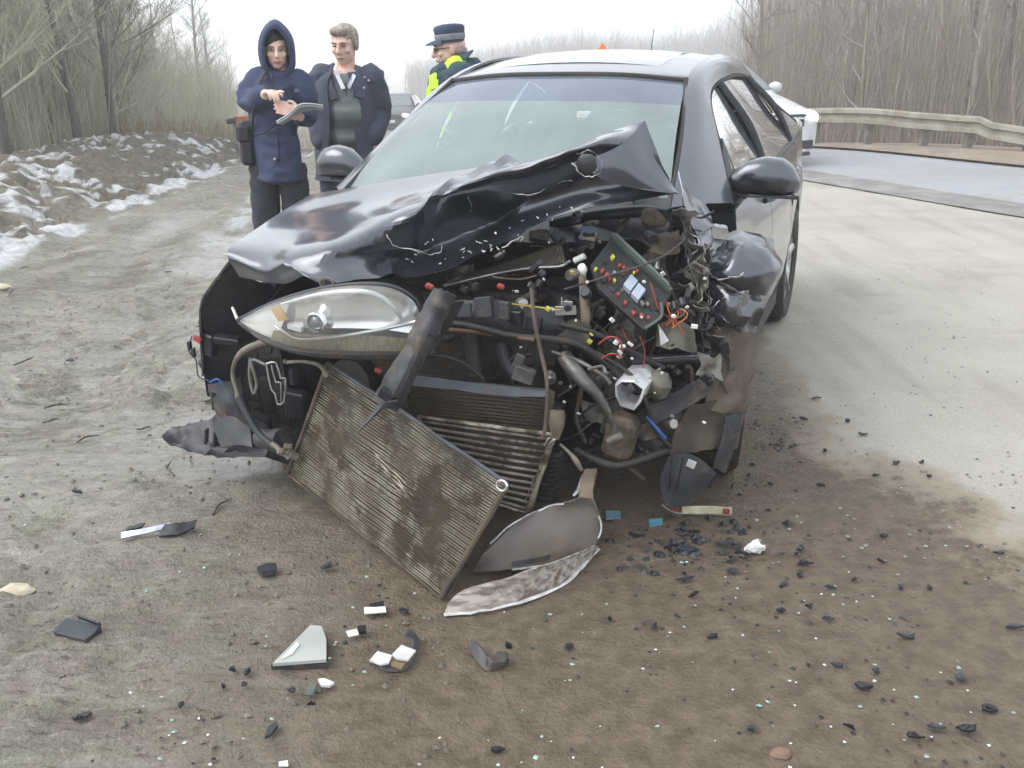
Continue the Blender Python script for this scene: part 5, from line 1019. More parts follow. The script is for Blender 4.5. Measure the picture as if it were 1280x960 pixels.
# ---- 1 hooded man in navy parka with a notepad
b0 = Vector((-1.43, 5.9, 0.02))
def J(px, py, dy=0, b=None):
    b = b or b0; return W(px, py, b.y+dy)-b
hc = J(346, 63); mb = MB(); T1 = head(mb, hc+Vector((0, -.01, 0)), .22, .08, .94); nk = J(347, 88); hipz = .92
limb(mb, [hc+Vector((0, .02, -.06)), nk+Vector((0, .03, -.04))], [.055, .062])
mb.tube([(-.0, .02, 1.46), (0, 0, 1.30), (0, .01, 1.1), (0, .0, .92)], [.075, .12, .12, .12], 14, sub=3, flat=.75)
shR, elR, haR = J(322, 97), J(311, 127, -.02), J(332, 118, -.30); shL, elL, haL = J(376, 98), J(383, 142, -.02), J(376, 146, -.27)
limb(mb, [shR+Vector((.03, 0, -.03)), elR, haR], [.042, .038, .03]); limb(mb, [shL+Vector((-.03, 0, -.03)), elL, haL], [.042, .038, .03])
hand(mb, haR, (J(346, 113, -.42)-haR), (-.2, .3, 1), .75, 1.05, 1, True); hand(mb, haL, (J(358, 136, -.34)-haL), (.2, -1, .5), .55, 1.05, -1)
fR, fL = J(337, 330), J(370, 330); hpR, hpL = Vector((-.09, .01, .90)), Vector((.09, .01, .90)); kR, kL = Vector((-.10, -.02, .5)), Vector((.10, -.02, .5)); aR, aL = Vector((-.105, .03, .09)), Vector((.10, .03, .09))
for a, b, c in ((hpR, kR, aR), (hpL, kL, aL)): limb(mb, [a, b, c], [.066, .05, .042])
man1 = body_obj(mb, 'person in hooded navy parka and black trousers pointing while holding a notepad', b0); features(man1, T1)
mb = MB()
for a, b, c, s in ((hpR, kR, aR, -1), (hpL, kL, aL, 1)): mb.tube([a+Vector((0, 0, .05)), a.lerp(b, .5), b, b.lerp(c, .5), c+Vector((0, 0, -.02))], [.085, .085, .074, .068, .072], 14, sub=3)
mb.tube([(0, .01, 1.0), (0, .01, .84)], [.14, .13], 14, flat=.75); cloth('trousers', mb, trous, man1, .011, .008, 7, 2)
for a in (aR, aL):
    mb = MB(); mb.ball(a+Vector((0, -.06, -.055)), (.05, .13, .045), 14); mb.ball(a+Vector((0, .0, -.02)), (.05, .06, .06), 12); cloth('shoe', mb, shoe_m, man1, .010, 0)
mb = MB(); mb.tube([(0, .02, 1.50), (0, .01, 1.42), (0, 0, 1.25), (0, 0, 1.08), (0, 0, .93), (0, 0, .855)], [.085, .15, .165, .17, .175, .18], 22, sub=4, flat=.72)
limb(mb, [shR+Vector((.02, 0, -.01)), shR.lerp(elR, .5)+Vector((-.01, 0, 0)), elR, elR.lerp(haR, .85)], [.074, .069, .064, .052]); limb(mb, [shL+Vector((-.02, 0, -.01)), shL.lerp(elL, .5)+Vector((.01, 0, 0)), elL, elL.lerp(haL, .85)], [.074, .069, .064, .052])
mb.tube([nk+Vector((0, .02, -.10)), nk+Vector((0, .01, .0))], [.12, .095], 16, sub=3); coat1 = cloth('parka', mb, navy, man1, .010, .012, 8, 5)
# hood: an open shell round the face
mb = MB(); A = []; rmh = Matrix.Rotation(.22, 3, 'Z')
for i, (yy, rx, rz_, zc) in enumerate(((-.098, .078, .115, .000), (-.100, .096, .135, .004), (-.06, .115, .155, .010), (0, .125, .160, .012), (.07, .112, .15, .008), (.12, .075, .11, .0), (.142, .02, .03, -.01))):
    A.append([rmh @ Vector((rx*.86*math.sin(a)*(1+.12*max(0, -math.cos(a))-.22*max(0, math.cos(a))**2), yy+(-.02*math.cos(a) if i < 2 else 0), zc+rz_*math.cos(a)-(.025 if math.cos(a) < -.3 else 0)))+hc for a in np.linspace(0, 2*math.pi, 33)])
mb.sheet(A, 2, .012); mb.jit(.006, 9, 2); hd1 = P('hood', mb, navy, 70, parent=man1)
mb = MB(); mb.ball(hc+Vector((-.01, .0, .06)), (.080, .095, .075), 16); mb.build('hair', darkhair, man1, 180)
mb = MB(); mb.tube([J(339, 90, -.11), J(345, 140, -.165), J(349, 203, -.165)], [.005, .005, .004], 6, sub=4); mb.build('zip', plas, coat1, 180)
mb = MB(); mb.ball(J(344, 199, -.17), .010, 8); mb.build('button', alu, coat1, 180)
mb = MB(); mb.plate([J(368, 111, -.155), J(374, 111, -.15), J(374, 115, -.15), J(368, 115, -.155)], .004); mb.build('badge', M('badge_grey', (.12, .14, .2), rough=.6), coat1, 0)
# notepad held in the left hand
p0 = J(366, 139, -.30)+b0; nb_ = thing('notepad', 'open paper notepad held in the left hand of the hooded person', 'notepad', p0)
def N_(px, py, dy): return W(px, py, b0.y+dy)-p0
for nm, off, m_ in (('pages', 0, white_p), ('cover', .012, M('notepad_cover', (.58, .63, .68), rough=.6))):
    mb = MB(); o_ = Vector((0, off*.4, -off)); mb.sheet([[N_(345, 151, -.40)+o_, N_(360, 142, -.41)+o_, N_(374, 130, -.40)+o_, N_(390, 129, -.38)+o_, N_(404, 131, -.36)+o_], [N_(352, 153, -.28)+o_, N_(364, 146, -.28)+o_, N_(376, 137, -.28)+o_, N_(391, 134, -.27)+o_, N_(404, 135, -.26)+o_]], 4, .005); mb.build(nm, m_, nb_, 60)
# shoulder bag with strap
p0 = J(314, 178, .02)+b0; bagt = thing('shoulder_bag', 'black shoulder bag hanging at the hip of the hooded person', 'bag', p0)
mb = MB(); mb.box((0, 0, 0), (.09, .22, .26), (0, .06, 0), bev=.3); mb.box((-.01, -.02, .06), (.10, .20, .12), (0, .06, 0), bev=.3); mb.build('pouch', M('bag_black', (.015, .015, .02), rough=.7, bump=.2), bagt)
mb = MB(); mb.tube([J(314, 165, -.08)+b0-p0, J(318, 130, -.19)+b0-p0, J(326, 100, -.17)+b0-p0, J(334, 86, -.06)+b0-p0], [.016]*4, 6, sub=5, flat=.3); mb.tube([J(316, 168, -.10)+b0-p0, J(330, 166, -.19)+b0-p0, J(345, 155, -.21)+b0-p0], .005, 6, sub=4); mb.build('strap', M('bag_black', (.015, .015, .02)), bagt, 180)
# ---- 2 man in open dark jacket, grey zip sweater
b1 = Vector((W(436, 200, 6.4).x, 6.4, 0.02)); Q = lambda px, py, dy=0: J(px, py, dy, b1)
hc = Q(431, 57); mb = MB(); T2 = head(mb, hc, -.28, .16, 1.03)
limb(mb, [hc+Vector((0, .02, -.06)), Q(432, 88)+Vector((0, .02, 0))], [.056, .064]); mb.tube([(0, .02, 1.48), (0, 0, 1.30), (0, .01, 1.1), (0, 0, .92)], [.11, .155, .15, .15], 14, sub=3, flat=.75)
sR, eR, wR = Q(402, 97), Q(396, 142, .03), Q(402, 178, -.08); sL, eL, wL = Q(466, 97), Q(475, 140, .03), Q(466, 172, -.08)
limb(mb, [sR, eR, wR], [.06, .045, .03]); limb(mb, [sL, eL, wL], [.06, .045, .03])
hand(mb, wR, (.1, -.1, -1), (0, -1, 0), .35, 1, 1); hand(mb, wL, (-.1, -.1, -1), (0, -1, 0), .35, 1, -1)
for s in (-1, 1): limb(mb, [(s*.09, .01, .9), (s*.10, -.02, .5), (s*.105, .03, .09)], [.085, .055, .042])
man2 = body_obj(mb, 'grey haired person in an open dark jacket over a grey zip sweater', b1); features(man2, T2)
mb = MB()
for s in (-1, 1): mb.tube([(s*.09, .01, .95), (s*.10, 0, .7), (s*.10, -.02, .48), (s*.105, .03, .07)], [.115, .10, .088, .084], 14, sub=4)
mb.tube([(0, .01, 1.0), (0, .01, .84)], [.165, .155], 14, flat=.75); cloth('jeans', mb, jeans, man2, .011, .007, 7, 12)
for s in (-1, 1): mb = MB(); mb.ball((s*.105, -.03, .035), (.05, .13, .045), 14); cloth('shoe', mb, shoe_m, man2, .01, 0)
swm, n, l, p_ = nodes('striped_sweater'); tc = n.new('ShaderNodeTexCoord'); sx_ = n.new('ShaderNodeSeparateXYZ'); cr_ = n.new('ShaderNodeValToRGB'); l.new(tc.outputs['Object'], sx_.inputs[0]); mr_ = n.new('ShaderNodeMapRange'); mr_.inputs[1].default_value = .95; mr_.inputs[2].default_value = 1.5; l.new(sx_.outputs[2], mr_.inputs[0]); l.new(mr_.outputs[0], cr_.inputs[0])
el = cr_.color_ramp.elements; el[0].position = 0; el[0].color = (.05, .055, .06, 1); el[1].position = 1; el[1].color = (.19, .21, .23, 1)
for ps_, c_ in ((.16, (.05, .055, .06)), (.24, (.22, .25, .24)), (.34, (.06, .07, .075)), (.42, (.07, .08, .085)), (.55, (.24, .27, .26)), (.66, (.12, .14, .15)), (.78, (.10, .12, .14))): e_ = el.new(ps_); e_.color = c_+(1,)
l.new(cr_.outputs[0], p_.inputs['Base Color']); p_.inputs['Roughness'].default_value = .9
mb = MB(); mb.tube([(0, .01, 1.46), (0, -.005, 1.30), (0, -.01, 1.1), (0, -.005, .90)], [.11, .172, .172, .165], 18, sub=4, flat=.76); cloth('sweater', mb, swm, man2, .011, .004, 8, 3)
mb = MB(); mb.tube([Q(431, 100, -.135), Q(434, 130, -.15), Q(434, 180, -.14)], .0045, 6, sub=4); mb.build('sweater_zip', plasb, man2, 180)
mb = MB(); mb.plate([Q(421, 86, -.085), Q(432, 111, -.145), Q(427, 112, -.145), Q(418, 92, -.10)], .012); mb.plate([Q(441, 92, -.10), Q(434, 108, -.15), Q(437, 112, -.145), Q(445, 95, -.11)], .012); mb.build('shirt_collar', M('shirt_white', (.62, .64, .68), rough=.8), man2, 0)
mb = MB()  # open jacket: two fronts, back and sleeves, cut open along the middle
prof_ = [(1.47, .12, .10), (1.40, .20, .13), (1.25, .215, .15), (1.05, .215, .155), (.90, .22, .16), (.80, .225, .165)]; A = []
for z_, rx, ry in prof_:
    a0 = .42 if z_ > 1.38 else .36; A.append([Vector((rx*math.sin(a), -ry*math.cos(a)*1.05-.005, z_+.02*math.cos(a)*0)) for a in np.linspace(a0+.05*(z_ < 1), 2*math.pi-a0-.10*(z_ < 1.1), 31)])
mb.sheet(A, 2, -.022, crumple=.012, cs=6, sd=3); jk = P('jacket', mb, jack2, 70, parent=man2)
mb = MB(); limb(mb, [sR+Vector((.01, 0, .0)), sR.lerp(eR, .5), eR, eR.lerp(wR, .95)], [.088, .079, .072, .06]); o_ = cloth('sleeve', mb, jack2, man2, .010, .010, 8, 21)
mb = MB(); limb(mb, [sL+Vector((-.01, 0, .0)), sL.lerp(eL, .5), eL, eL.lerp(wL, .95)], [.088, .079, .072, .06]); o_ = cloth('sleeve', mb, jack2, man2, .010, .010, 8, 25)
for s, pts in ((1, [(443, 80, .02), (446, 90, -.06), (448, 104, -.12), (444, 120, -.155)]), (-1, [(419, 80, .02), (415, 90, -.06), (416, 104, -.12), (424, 122, -.155)])):
    mb = MB(); a = [Q(*q) for q in pts]; mb.sheet([[q for q in a], [q+Vector((s*.05, .02, -.02)) for q in a]], 4, .014); P('lapel', mb, jack2, 70, parent=man2)
for px, py in ((456, 97), (461, 101), (455, 110)): mb = MB(); mb.ball(Q(px, py, -.125), .009, 8); mb.build('snap_button', alu, jk, 180)
mb = MB(); mb.ball(T2((0, .022, .048)), (.084, .098, .082), 18); mb.ball(T2((0, -.045, .088)), (.066, .05, .032), 14)
for s in (-1, 1): mb.ball(T2((s*.072, .015, .012)), (.014, .045, .045), 10)
hr = mb.build('hair', greyhair, man2, 180); remesh(hr, .007, 2); wrinkle(hr, .006, 38, 2)
# ---- 3 traffic police officer in profile behind the car
b2 = Vector((W(572, 100, 6.75).x, 6.75, 0.02)); Z3 = lambda px, py, dy=0: J(px, py, dy, b2)
hc = Z3(562, 62); mb = MB(); T3 = head(mb, hc, -1.45, .10, 1.04)
limb(mb, [hc+Vector((.02, 0, -.05)), Z3(572, 90)], [.062, .07]); mb.tube([(0, 0, 1.50), (0, 0, 1.30), (0, 0, 1.1), (0, 0, .92)], [.12, .17, .16, .16], 14, sub=3)
for s in (-1, 1):
    a, b, c = Vector((.03, s*.20, 1.42)), Vector((.06, s*.27, 1.13)), Vector((-.10, s*.20, .98)); limb(mb, [a, b, c], [.06, .045, .032]); hand(mb, c, (-1, 0, -.3), (0, s, .3), .4, 1, s); limb(mb, [(0, s*.10, .9), (0, s*.10, .5), (.02, s*.11, .09)], [.09, .06, .045])
man3 = body_obj(mb, 'person in police cap and hi-vis vest seen in profile behind the car', b2); features(man3, T3)
mb = MB(); mb.tube([(.02, 0, 1.54), (.02, 0, 1.45), (.0, 0, 1.30), (0, 0, 1.08), (0, 0, .86)], [.12, .20, .205, .20, .20], 20, sub=4)
for s in (-1, 1): a, b, c = Vector((.03, s*.19, 1.43)), Vector((.06, s*.27, 1.13)), Vector((-.08, s*.21, .99)); limb(mb, [a, b, c], [.10, .085, .062])
mb.tube([Z3(578, 88)+Vector((.01, 0, -.03)), Z3(570, 79)+Vector((.01, 0, -.01))], [.125, .095], 16, sub=3); cloth('police_coat', mb, pcoat, man3, .010, .010, 8, 31)
mb = MB(); A = []
for px, py, pz, q in ((545, 91, 555, 79), (560, 86, 575, 70), (582, 76, 592, 64)): A.append([Z3(px, py, -.14), Z3((px+pz)/2, (py+q)/2, -.13), Z3(pz, q, -.08)])
mb.sheet(A, 3, .012); P('coat_collar', mb, pcoat, 70, parent=man3)
mb = MB(); mb.tube([(.0, 0, 1.43), (.0, 0, 1.30), (0, 0, 1.08), (0, 0, .80)], [.18, .222, .218, .22], 20, sub=4)
for s in (-1, 1): mb.tube([(-.10, s*.10, 1.40), (.0, s*.13, 1.515), (.11, s*.10, 1.40)], [.07, .06, .07], 10, sub=4, flat=.6)
cloth('hi_vis_vest', mb, hiviz, man3, .010, .006, 8, 33)
mb = MB(); mb.sheet([[Z3(538, 95, -.10), Z3(544, 92, -.12), Z3(550, 90, -.14)], [Z3(538, 112, -.12), Z3(543, 112, -.15), Z3(549, 110, -.17)]], 4, .015); P('vest_flap', mb, hiviz, 60, parent=man3)
for z_ in (1.12, .95): mb = MB(); mb.tube([(0, 0, z_), (0, 0, z_+.05)], [.236, .236], 24, cap=False); mb.build('reflective_band', M('reflective_grey', (.5, .52, .54), rough=.35), man3, 60)
mb = MB(); mb.tube([(0, .01, .9), (0, .01, .10)], [.15, .15], 12, flat=1); trz = MB()
for s in (-1, 1): trz.tube([(0, s*.10, .95), (0, s*.10, .5), (.02, s*.11, .06)], [.12, .095, .09], 14, sub=4)
cloth('trousers', trz, pcoat, man3, .012, .006, 7, 35)
for s in (-1, 1): mb = MB(); mb.ball((-.03, s*.11, .035), (.13, .05, .045), 14); cloth('shoe', mb, shoe_m, man3, .01, 0)
mb = MB(); cc = T3((0, .012, .075))
mb.lathe([(.093, -.035), (.100, -.005), (.104, .035), (.107, .060), (.095, .075), (.05, .084), (.0, .086)], cc, 'Z', 28, rot=(0, -.08, 0)); cp = mb.build('cap', capm, man3, 50)
mb = MB(); mb.lathe([(.099, -.018), (.103, -.015), (.106, .018), (.103, .020)], cc, 'Z', 28, rot=(0, -.08, 0)); mb.build('cap_band', capb, cp, 50)
mb = MB(); A = []
for a in np.linspace(-1.1, 1.1, 9): A.append([cc+Vector((-.092*math.cos(a), .092*math.sin(a), -.022)), cc+Vector((-(.092+.035*math.cos(a))*math.cos(a), .098*math.sin(a), -.034)), cc+Vector((-(.092+.075*math.cos(a)**1.0)*math.cos(a), .10*math.sin(a), -.052))])
mb.sheet(A, 2, .006); mb.build('visor', capm, cp, 60)
mb = MB(); mb.ball(T3((0, .045, -.01)), (.075, .085, .05), 14); hr = mb.build('hair', greyhair, man3, 180); remesh(hr, .007, 2)
mb = MB()
for s in (-1, 1): mb.tube([T3((s*.012, -.10, .010)), T3((s*.032, -.102, .018)), T3((s*.055, -.088, .012)), T3((s*.034, -.098, -.004)), T3((s*.012, -.10, .010))], .003, 6, sub=2); mb.tube([T3((s*.055, -.088, .012)), T3((s*.08, .0, .012))], .003, 6)
mb.build('spectacles', plas, man3, 180)
# ---- other cars
def other_car(label, loc, rz, body_m, lit, cat='car'):
    t = thing('passing_car', label, cat, loc, rz)
    ST = [(-2.18, .60, .60, .52, .66), (-2.12, .76, .66, .60, .73), (-1.95, .845, .73, .68, .80), (-1.3, .875, .84, .74, .93), (-.98, .88, .90, .74, .985), (-.30, .88, .93, .57, 1.385), (.0, .88, .94, .58, 1.44), (.4, .88, .95, .58, 1.455), (1.0, .875, .96, .56, 1.41), (1.72, .86, .97, .62, 1.09), (2.05, .83, .95, .62, 1.04), (2.18, .74, .80, .58, .88)]
    A = []
    for y, w_, zs, xr, zt in ST:
        h = [(w_*.90, .20), (w_*.985, .30), (w_, .50), (w_*.992, .68 if zs > .7 else zs*.9), (w_*.955, zs), (xr+.03, zt-.035), (xr*.86, zt), (0, zt+.012)]; row = [(x, y, z) for x, z in h]; A.append(row+[(-x, y, z) for x, y, z in reversed(row[:-1])])
    A = np.array(A); mb = MB(); mb.grid(A, flip=True); mb.add([A[0][k] for k in range(15)], [tuple(range(15))]); mb.add([A[-1][k] for k in range(15)], [tuple(reversed(range(15)))]); bo = mb.build('body', body_m, t, 40, rec=True)
    gm = M('car_window', (.05, .065, .075), (.08, .1, .11), rough=.06, coat=1)
    def gl(name, pts): mb = MB(); mb.plate(pts, .012); return mb.build(name, gm, t, 0)
    gl('windscreen', [(-.72, -.96, 1.01), (.72, -.96, 1.01), (.56, -.31, 1.395), (-.56, -.31, 1.395)]); gl('rear_window', [(-.56, 1.06, 1.40), (.56, 1.06, 1.40), (.63, 1.68, 1.12), (-.63, 1.68, 1.12)])
    for s in (-1, 1):
        gl('side_window', [(s*.85, -.66, .985), (s*.85, .28, .995), (s*.625, .22, 1.40), (s*.615, -.18, 1.37)]); gl('side_window', [(s*.85, .36, .995), (s*.845, 1.25, 1.005), (s*.61, .98, 1.37), (s*.625, .30, 1.405)])
        mb = MB(); mb.ball((s*.99, -.62, 1.02), (.12, .07, .085), 14); mb.tube([(s*.86, -.60, .96), (s*.94, -.61, .99)], .025, 8); mb.build('door_mirror', body_m, t, 60)
        mb = MB(); mb.ball((s*.68, -2.03, .66), (.19, .12, .10), 16, rot=(0, s*.12, s*.55)); h = mb.build('headlight', lit if (lit is not lensm or s) else lensm, t, 180)
        for y in (-1.35, 1.35):
            mb = MB(); mb.lathe([(0, -.1), (.20, -.1), (.29, -.10), (.315, -.06), (.315, .06), (.29, .10), (.20, .1), (0, .1)], (s*.79, y, .315), n=24); ty = mb.build('tyre', rubber, t, 40)
            mb = MB(); mb.lathe([(0, .105), (.15, .105), (.21, .095)] if s > 0 else [(0, -.105), (.15, -.105), (.21, -.095)], (s*.79, y, .315), n=20); mb.build('rim', alu, ty, 40)
        mb = MB(); mb.ball((s*.62, -2.10, .33), (.11, .05, .065), 12); mb.build('fog_lamp', plas, t, 180)
    mb = MB(); mb.box((0, -2.165, .60), (1.0, .06, .10)); mb.box((0, -2.15, .70), (1.1, .05, .03)); mb.build('grille', plas, t); mb = MB(); mb.box((0, -2.15, .30), (1.36, .07, .12)); mb.box((0, -2.13, .17), (1.3, .1, .05)); mb.build('lower_intake', plas, t)
    mb = MB(); mb.box((0, -2.205, .46), (.50, .012, .11)); mb.build('number_plate', white_p, t)
    return t
lensm = M('far_headlamp', (.75, .78, .80), rough=.1, coat=1)
litm, n, l, p_ = nodes('lit_headlamp'); p_.inputs['Base Color'].default_value = (.9, .9, .88, 1); p_.inputs['Emission Color'].default_value = (1, .97, .9, 1); p_.inputs['Emission Strength'].default_value = 2.5
whitep = M('white_car_paint', (.60, .61, .62), (.56, .57, .58), rough=.3, scale=3, coat=1); greyp = M('dark_grey_car_paint', (.06, .07, .075), (.08, .085, .09), rough=.5, coat=.2)
other_car('white saloon car on the road half hidden behind the wrecked car', (3.02, 15.5, gz(3.02, 15.5)+.04), .30, whitep, litm)
p_ = W(499, 150, 42); other_car('dark grey car coming up the road far behind the people', (p_.x, 42, gz(p_.x, 42)+.04), -.08, greyp, litm)
# ---- marker post and orange cone-like bin by the verge
q = W(304, 190, 16.6); z_ = gz(q.x, 16.6); mp_ = thing('marker_post', 'grey leaning roadside marker post with a dark cap', 'post', (q.x, 16.6, z_), 0); mp_.rotation_euler = (0, -.14, 0)
zt = W(298, 152, 16.6).z-z_
mb = MB(); mb.box((0, 0, zt/2-.1), (.12, .06, zt+.2), bev=.2); mb.build('shaft', M('post_blue_grey', (.22, .25, .28), (.16, .18, .2), rough=.6, scale=8), mp_); mb = MB(); mb.box((-.03, 0, zt+.03), (.24, .12, .09), bev=.2); mb.build('post_cap', plas, mp_)
q2 = W(306, 168, 16.5); bk_ = thing('orange_bucket', 'orange plastic bucket on a stake beside the leaning marker post', 'bucket', (q2.x, 16.5, gz(q2.x, 16.5)))
zt = W(306, 164, 16.5).z-gz(q2.x, 16.5); mb = MB(); mb.lathe([(.0, 0), (.09, .0), (.15, .24), (.165, .25), (.15, .252), (.14, .23), (.08, .02)], (0, 0, zt), 'Z', 20); mb.build('pail', M('faded_orange', (.62, .24, .15), (.55, .2, .12), rough=.6), bk_, 50); mb = MB(); mb.cyl((0, 0, -.1), (0, 0, zt), .025, n=8); mb.build('stake', bark['grey'], bk_)
# ============================================================ DEBRIS ON THE GROUND
def piece(name, label, cat, pts, mat, th=.006, group=None, jit=.0, sd=0, ang=30, parent=None):
    # pts: (px, py, height) traced on the ground
    P_ = [G(p[0], p[1], p[2] if len(p) > 2 else .008) for p in pts]; c = sum(P_, Vector())/len(P_); c.z = 0
    mb = MB(); mb.plate([p-c for p in P_], th)
    if jit: mb.jit(jit, 30, sd)
    o = mb.build(name, mat, parent, ang); o.location = (c.x, c.y, .010 if pts[0][0] < 480 else .003); return tag(o, label, cat, group)
def gsheet(rows, base, n=5, th=.004, cr=.0, cs=9, sd=0, ragged=0):
    mb = MB(); mb.sheet([[G(*p)-base for p in r] for r in rows], n, th, crumple=cr, cs=cs, sd=sd, ragged=ragged); return mb
def gedge(pts, r, mat, name, parent, base, jit=.004, sd=0):
    mb = MB(); mb.tube([G(*p)-base for p in pts], [r*random.uniform(.6, 1.3) for _ in pts], 5, sub=4); mb.jit(jit, 40, sd); return mb.build(name, mat, parent, 60)
scr_m = M('scratched_bumper', (.16, .145, .135), (.095, .085, .08), rough=.45, scale=5, bump=.25, bscale=60, dirt=(.17, .135, .10), dscale=4, dlo=.46, dhi=.62)
scr_l = M('scuffed_pale_plastic', (.42, .38, .34), (.17, .14, .12), rough=.6, scale=7, stretch=(1.5, 9, 9), bump=.4, dirt=(.14, .11, .08), dscale=14, dlo=.54, dhi=.64)
# two big pieces of the torn bumper under the condenser
b = G(660, 690); t = thing('bumper_fragment', 'large grey curved piece of torn bumper skin leaning under the condenser', 'bumper piece', b)
mb = gsheet([[(590, 716, .02), (625, 713, .03), (665, 708, .035), (705, 702, .03), (735, 692, .03), (750, 672, .04)], [(598, 704, .06), (632, 690, .08), (672, 682, .09), (708, 672, .10), (738, 662, .09), (752, 655, .07)], [(605, 690, .09), (640, 664, .14), (680, 648, .16), (712, 640, .16), (738, 636, .14), (750, 645, .11)], [(615, 675, .10), (648, 652, .17), (684, 633, .19), (712, 628, .20), (730, 622, .20), (742, 622, .18)]], b, 6, .005, .006, 7, 2, .25); sk = mb.build('bumper_skin', scr_m, t, 35)
gedge([(612, 680, .10), (640, 655, .165), (665, 642, .18), (690, 632, .19), (705, 630, .20)], .004, torn, 'torn_edge', sk, b, .004); gedge([(748, 645, .11), (752, 660, .07), (746, 675, .04), (728, 694, .035), (690, 706, .04), (640, 712, .04)], .0045, torn, 'torn_edge', sk, b, .003)
mb = gsheet([[(640, 702, .055), (690, 692, .06), (740, 668, .06)], [(640, 707, .045), (690, 698, .045), (738, 680, .045)]], b, 4, .004); mb.build('bumper_lip', plasb, sk, 40)
mb = gsheet([[(722, 622, .19), (727, 600, .24), (732, 587, .27)], [(738, 620, .19), (744, 602, .24), (747, 588, .27)]], b, 4, .02, .006, 9, 4, .3); mb.build('mount_tab', M('tan_foam', (.25, .19, .135), (.16, .12, .09), rough=.7, scale=9), sk, 35); gedge([(716, 620, .19), (724, 612, .21), (728, 596, .25)], .006, torn, 'torn_edge', sk, b, .006)
b = G(650, 740); t = thing('bumper_fragment', 'pale scuffed strip of torn bumper lying lowest in front of the condenser', 'bumper piece', b)
mb = gsheet([[(556, 769, .006), (600, 763, .006), (650, 752, .006), (700, 732, .006), (730, 706, .008), (748, 690, .012)], [(560, 755, .03), (605, 745, .04), (655, 732, .05), (700, 714, .05), (730, 697, .04), (748, 684, .035)], [(572, 742, .05), (615, 731, .07), (660, 719, .08), (700, 704, .075), (728, 692, .06), (746, 682, .05)], [(590, 732, .05), (625, 724, .08), (665, 713, .095), (700, 701, .085), (725, 692, .07), (744, 681, .055)]], b, 6, .005, .006, 8, 5, .25); sk = mb.build('bumper_strip', scr_l, t, 35)
gedge([(555, 769, .008), (600, 764, .008), (650, 753, .008), (700, 733, .008), (728, 708, .01), (740, 694, .012), (750, 686, .03)], .0055, torn, 'torn_edge', sk, b, .004)
# single pieces, each one picked out on the photograph
def shard(px, py, L, Wd, ang, mat, label, name='plastic_fragment', cat='plastic piece', group=None, h=.012, sd=None, curve=0, tilt=0):
    rg = random.Random(px*7+py if sd is None else sd); c = G(px, py); mb = MB(); n_ = rg.randint(5, 8); pts = []
    for k in range(n_):
        a = 2*math.pi*k/n_; r = rg.uniform(.6, 1.1); pts.append(Vector((math.cos(a)*L/2*r, math.sin(a)*Wd/2*r, rg.uniform(0, .6)*h+curve*(math.cos(a)**2)*L)))
    mb.plate(pts, h*.5, nrm=(0, 0, 1)); mb.box((rg.uniform(-.2, .2)*L, rg.uniform(-.2, .2)*Wd, h*.5), (L*.4, Wd*.3, h*.7), (0, 0, rg.uniform(-1, 1)))
    o = mb.build(name, mat, None, 30); o.location = (c.x, c.y, gz(c.x, c.y)+h*.35+(.012 if px < 480 else .003)); o.rotation_euler = (rg.uniform(-.25, .25)+tilt, rg.uniform(-.25, .25), ang); return tag(o, label, cat, group)
dark_blue = M('dark_blue_plastic', (.022, .026, .036), (.035, .04, .05), rough=.4, scale=9, dirt=(.09, .075, .06), dscale=12, dlo=.55, dhi=.7)
c = G(99, 803); c.z = .022; t = thing('plastic_block', 'dark plastic channel block lying on the mud at lower left', 'plastic piece', c, -.35)
mb = MB(); mb.box((0, 0, .022), (.125, .06, .007), (.15, 0, 0)); mb.box((0, -.03, .011), (.125, .007, .024)); mb.build('block_top', dark_blue, t); mb = MB(); mb.box((.015, .035, .034), (.09, .006, .014), (.3, 0, -.12)); mb.box((.062, 0, .012), (.006, .055, .026)); mb.build('block_side', dark_blue, t)
c = G(200, 668); t = thing('trim_strip', 'silver and black bent trim strip lying on the mud left of the condenser', 'trim strip', c+Vector((0, 0, .016)))
mb = gsheet([[(152, 678, .012), (170, 674, .016), (190, 670, .018), (212, 664, .02)], [(152, 670, .02), (172, 667, .028), (192, 663, .03), (214, 658, .03)]], c, 5, .006, .003, 12); mb.build('silver_trim', M('silver_trim_mat', (.62, .66, .74), (.45, .48, .55), rough=.2, metal=.8, scale=20), t, 60)
mb = gsheet([[(198, 674, .01), (222, 672, .012), (244, 664, .012)], [(206, 660, .03), (226, 658, .03), (246, 654, .03)]], c, 4, .01, .008, 14, 2, .4); mb.build('black_backing', plas, t, 40)
mb = gsheet([[(158, 668, .02), (178, 662, .024)], [(162, 662, .02), (182, 658, .02)]], c, 4, .006, .006, 14, 5); mb.build('rear_flange', dark_blue, t, 40)
c = G(375, 815); t = thing('lamp_cover_fragment', 'triangular grey lamp cover fragment lying on the mud', 'plastic piece', c)
tri_ = [(341, 831), (388, 783), (402, 784), (408, 800), (408, 826)]
mb = MB(); mb.plate([G(x, y, .028)-c for x, y in tri_], .010); mb.build('lens_face', M('grey_green_lens', (.36, .385, .36), (.42, .44, .42), rough=.25, scale=6, coat=.5), t, 0)
mb = MB(); mb.plate([G(x, y+3, .010)-c for x, y in [(339, 832), (388, 785), (403, 786), (410, 802), (410, 830)]], .018); mb.build('cover_base', plasb, t, 0)
mb = MB(); mb.plate([G(x, y, .036)-c for x, y in [(352, 824), (371, 803), (374, 806), (366, 817)]], .004); mb.build('painted_highlight', white_p, t, 0)  # highlight on the lens, made as a white plate
c = G(495, 820); t = thing('lamp_fragment', 'curved black lamp fragment with broken white lining on the mud', 'lamp piece', c)
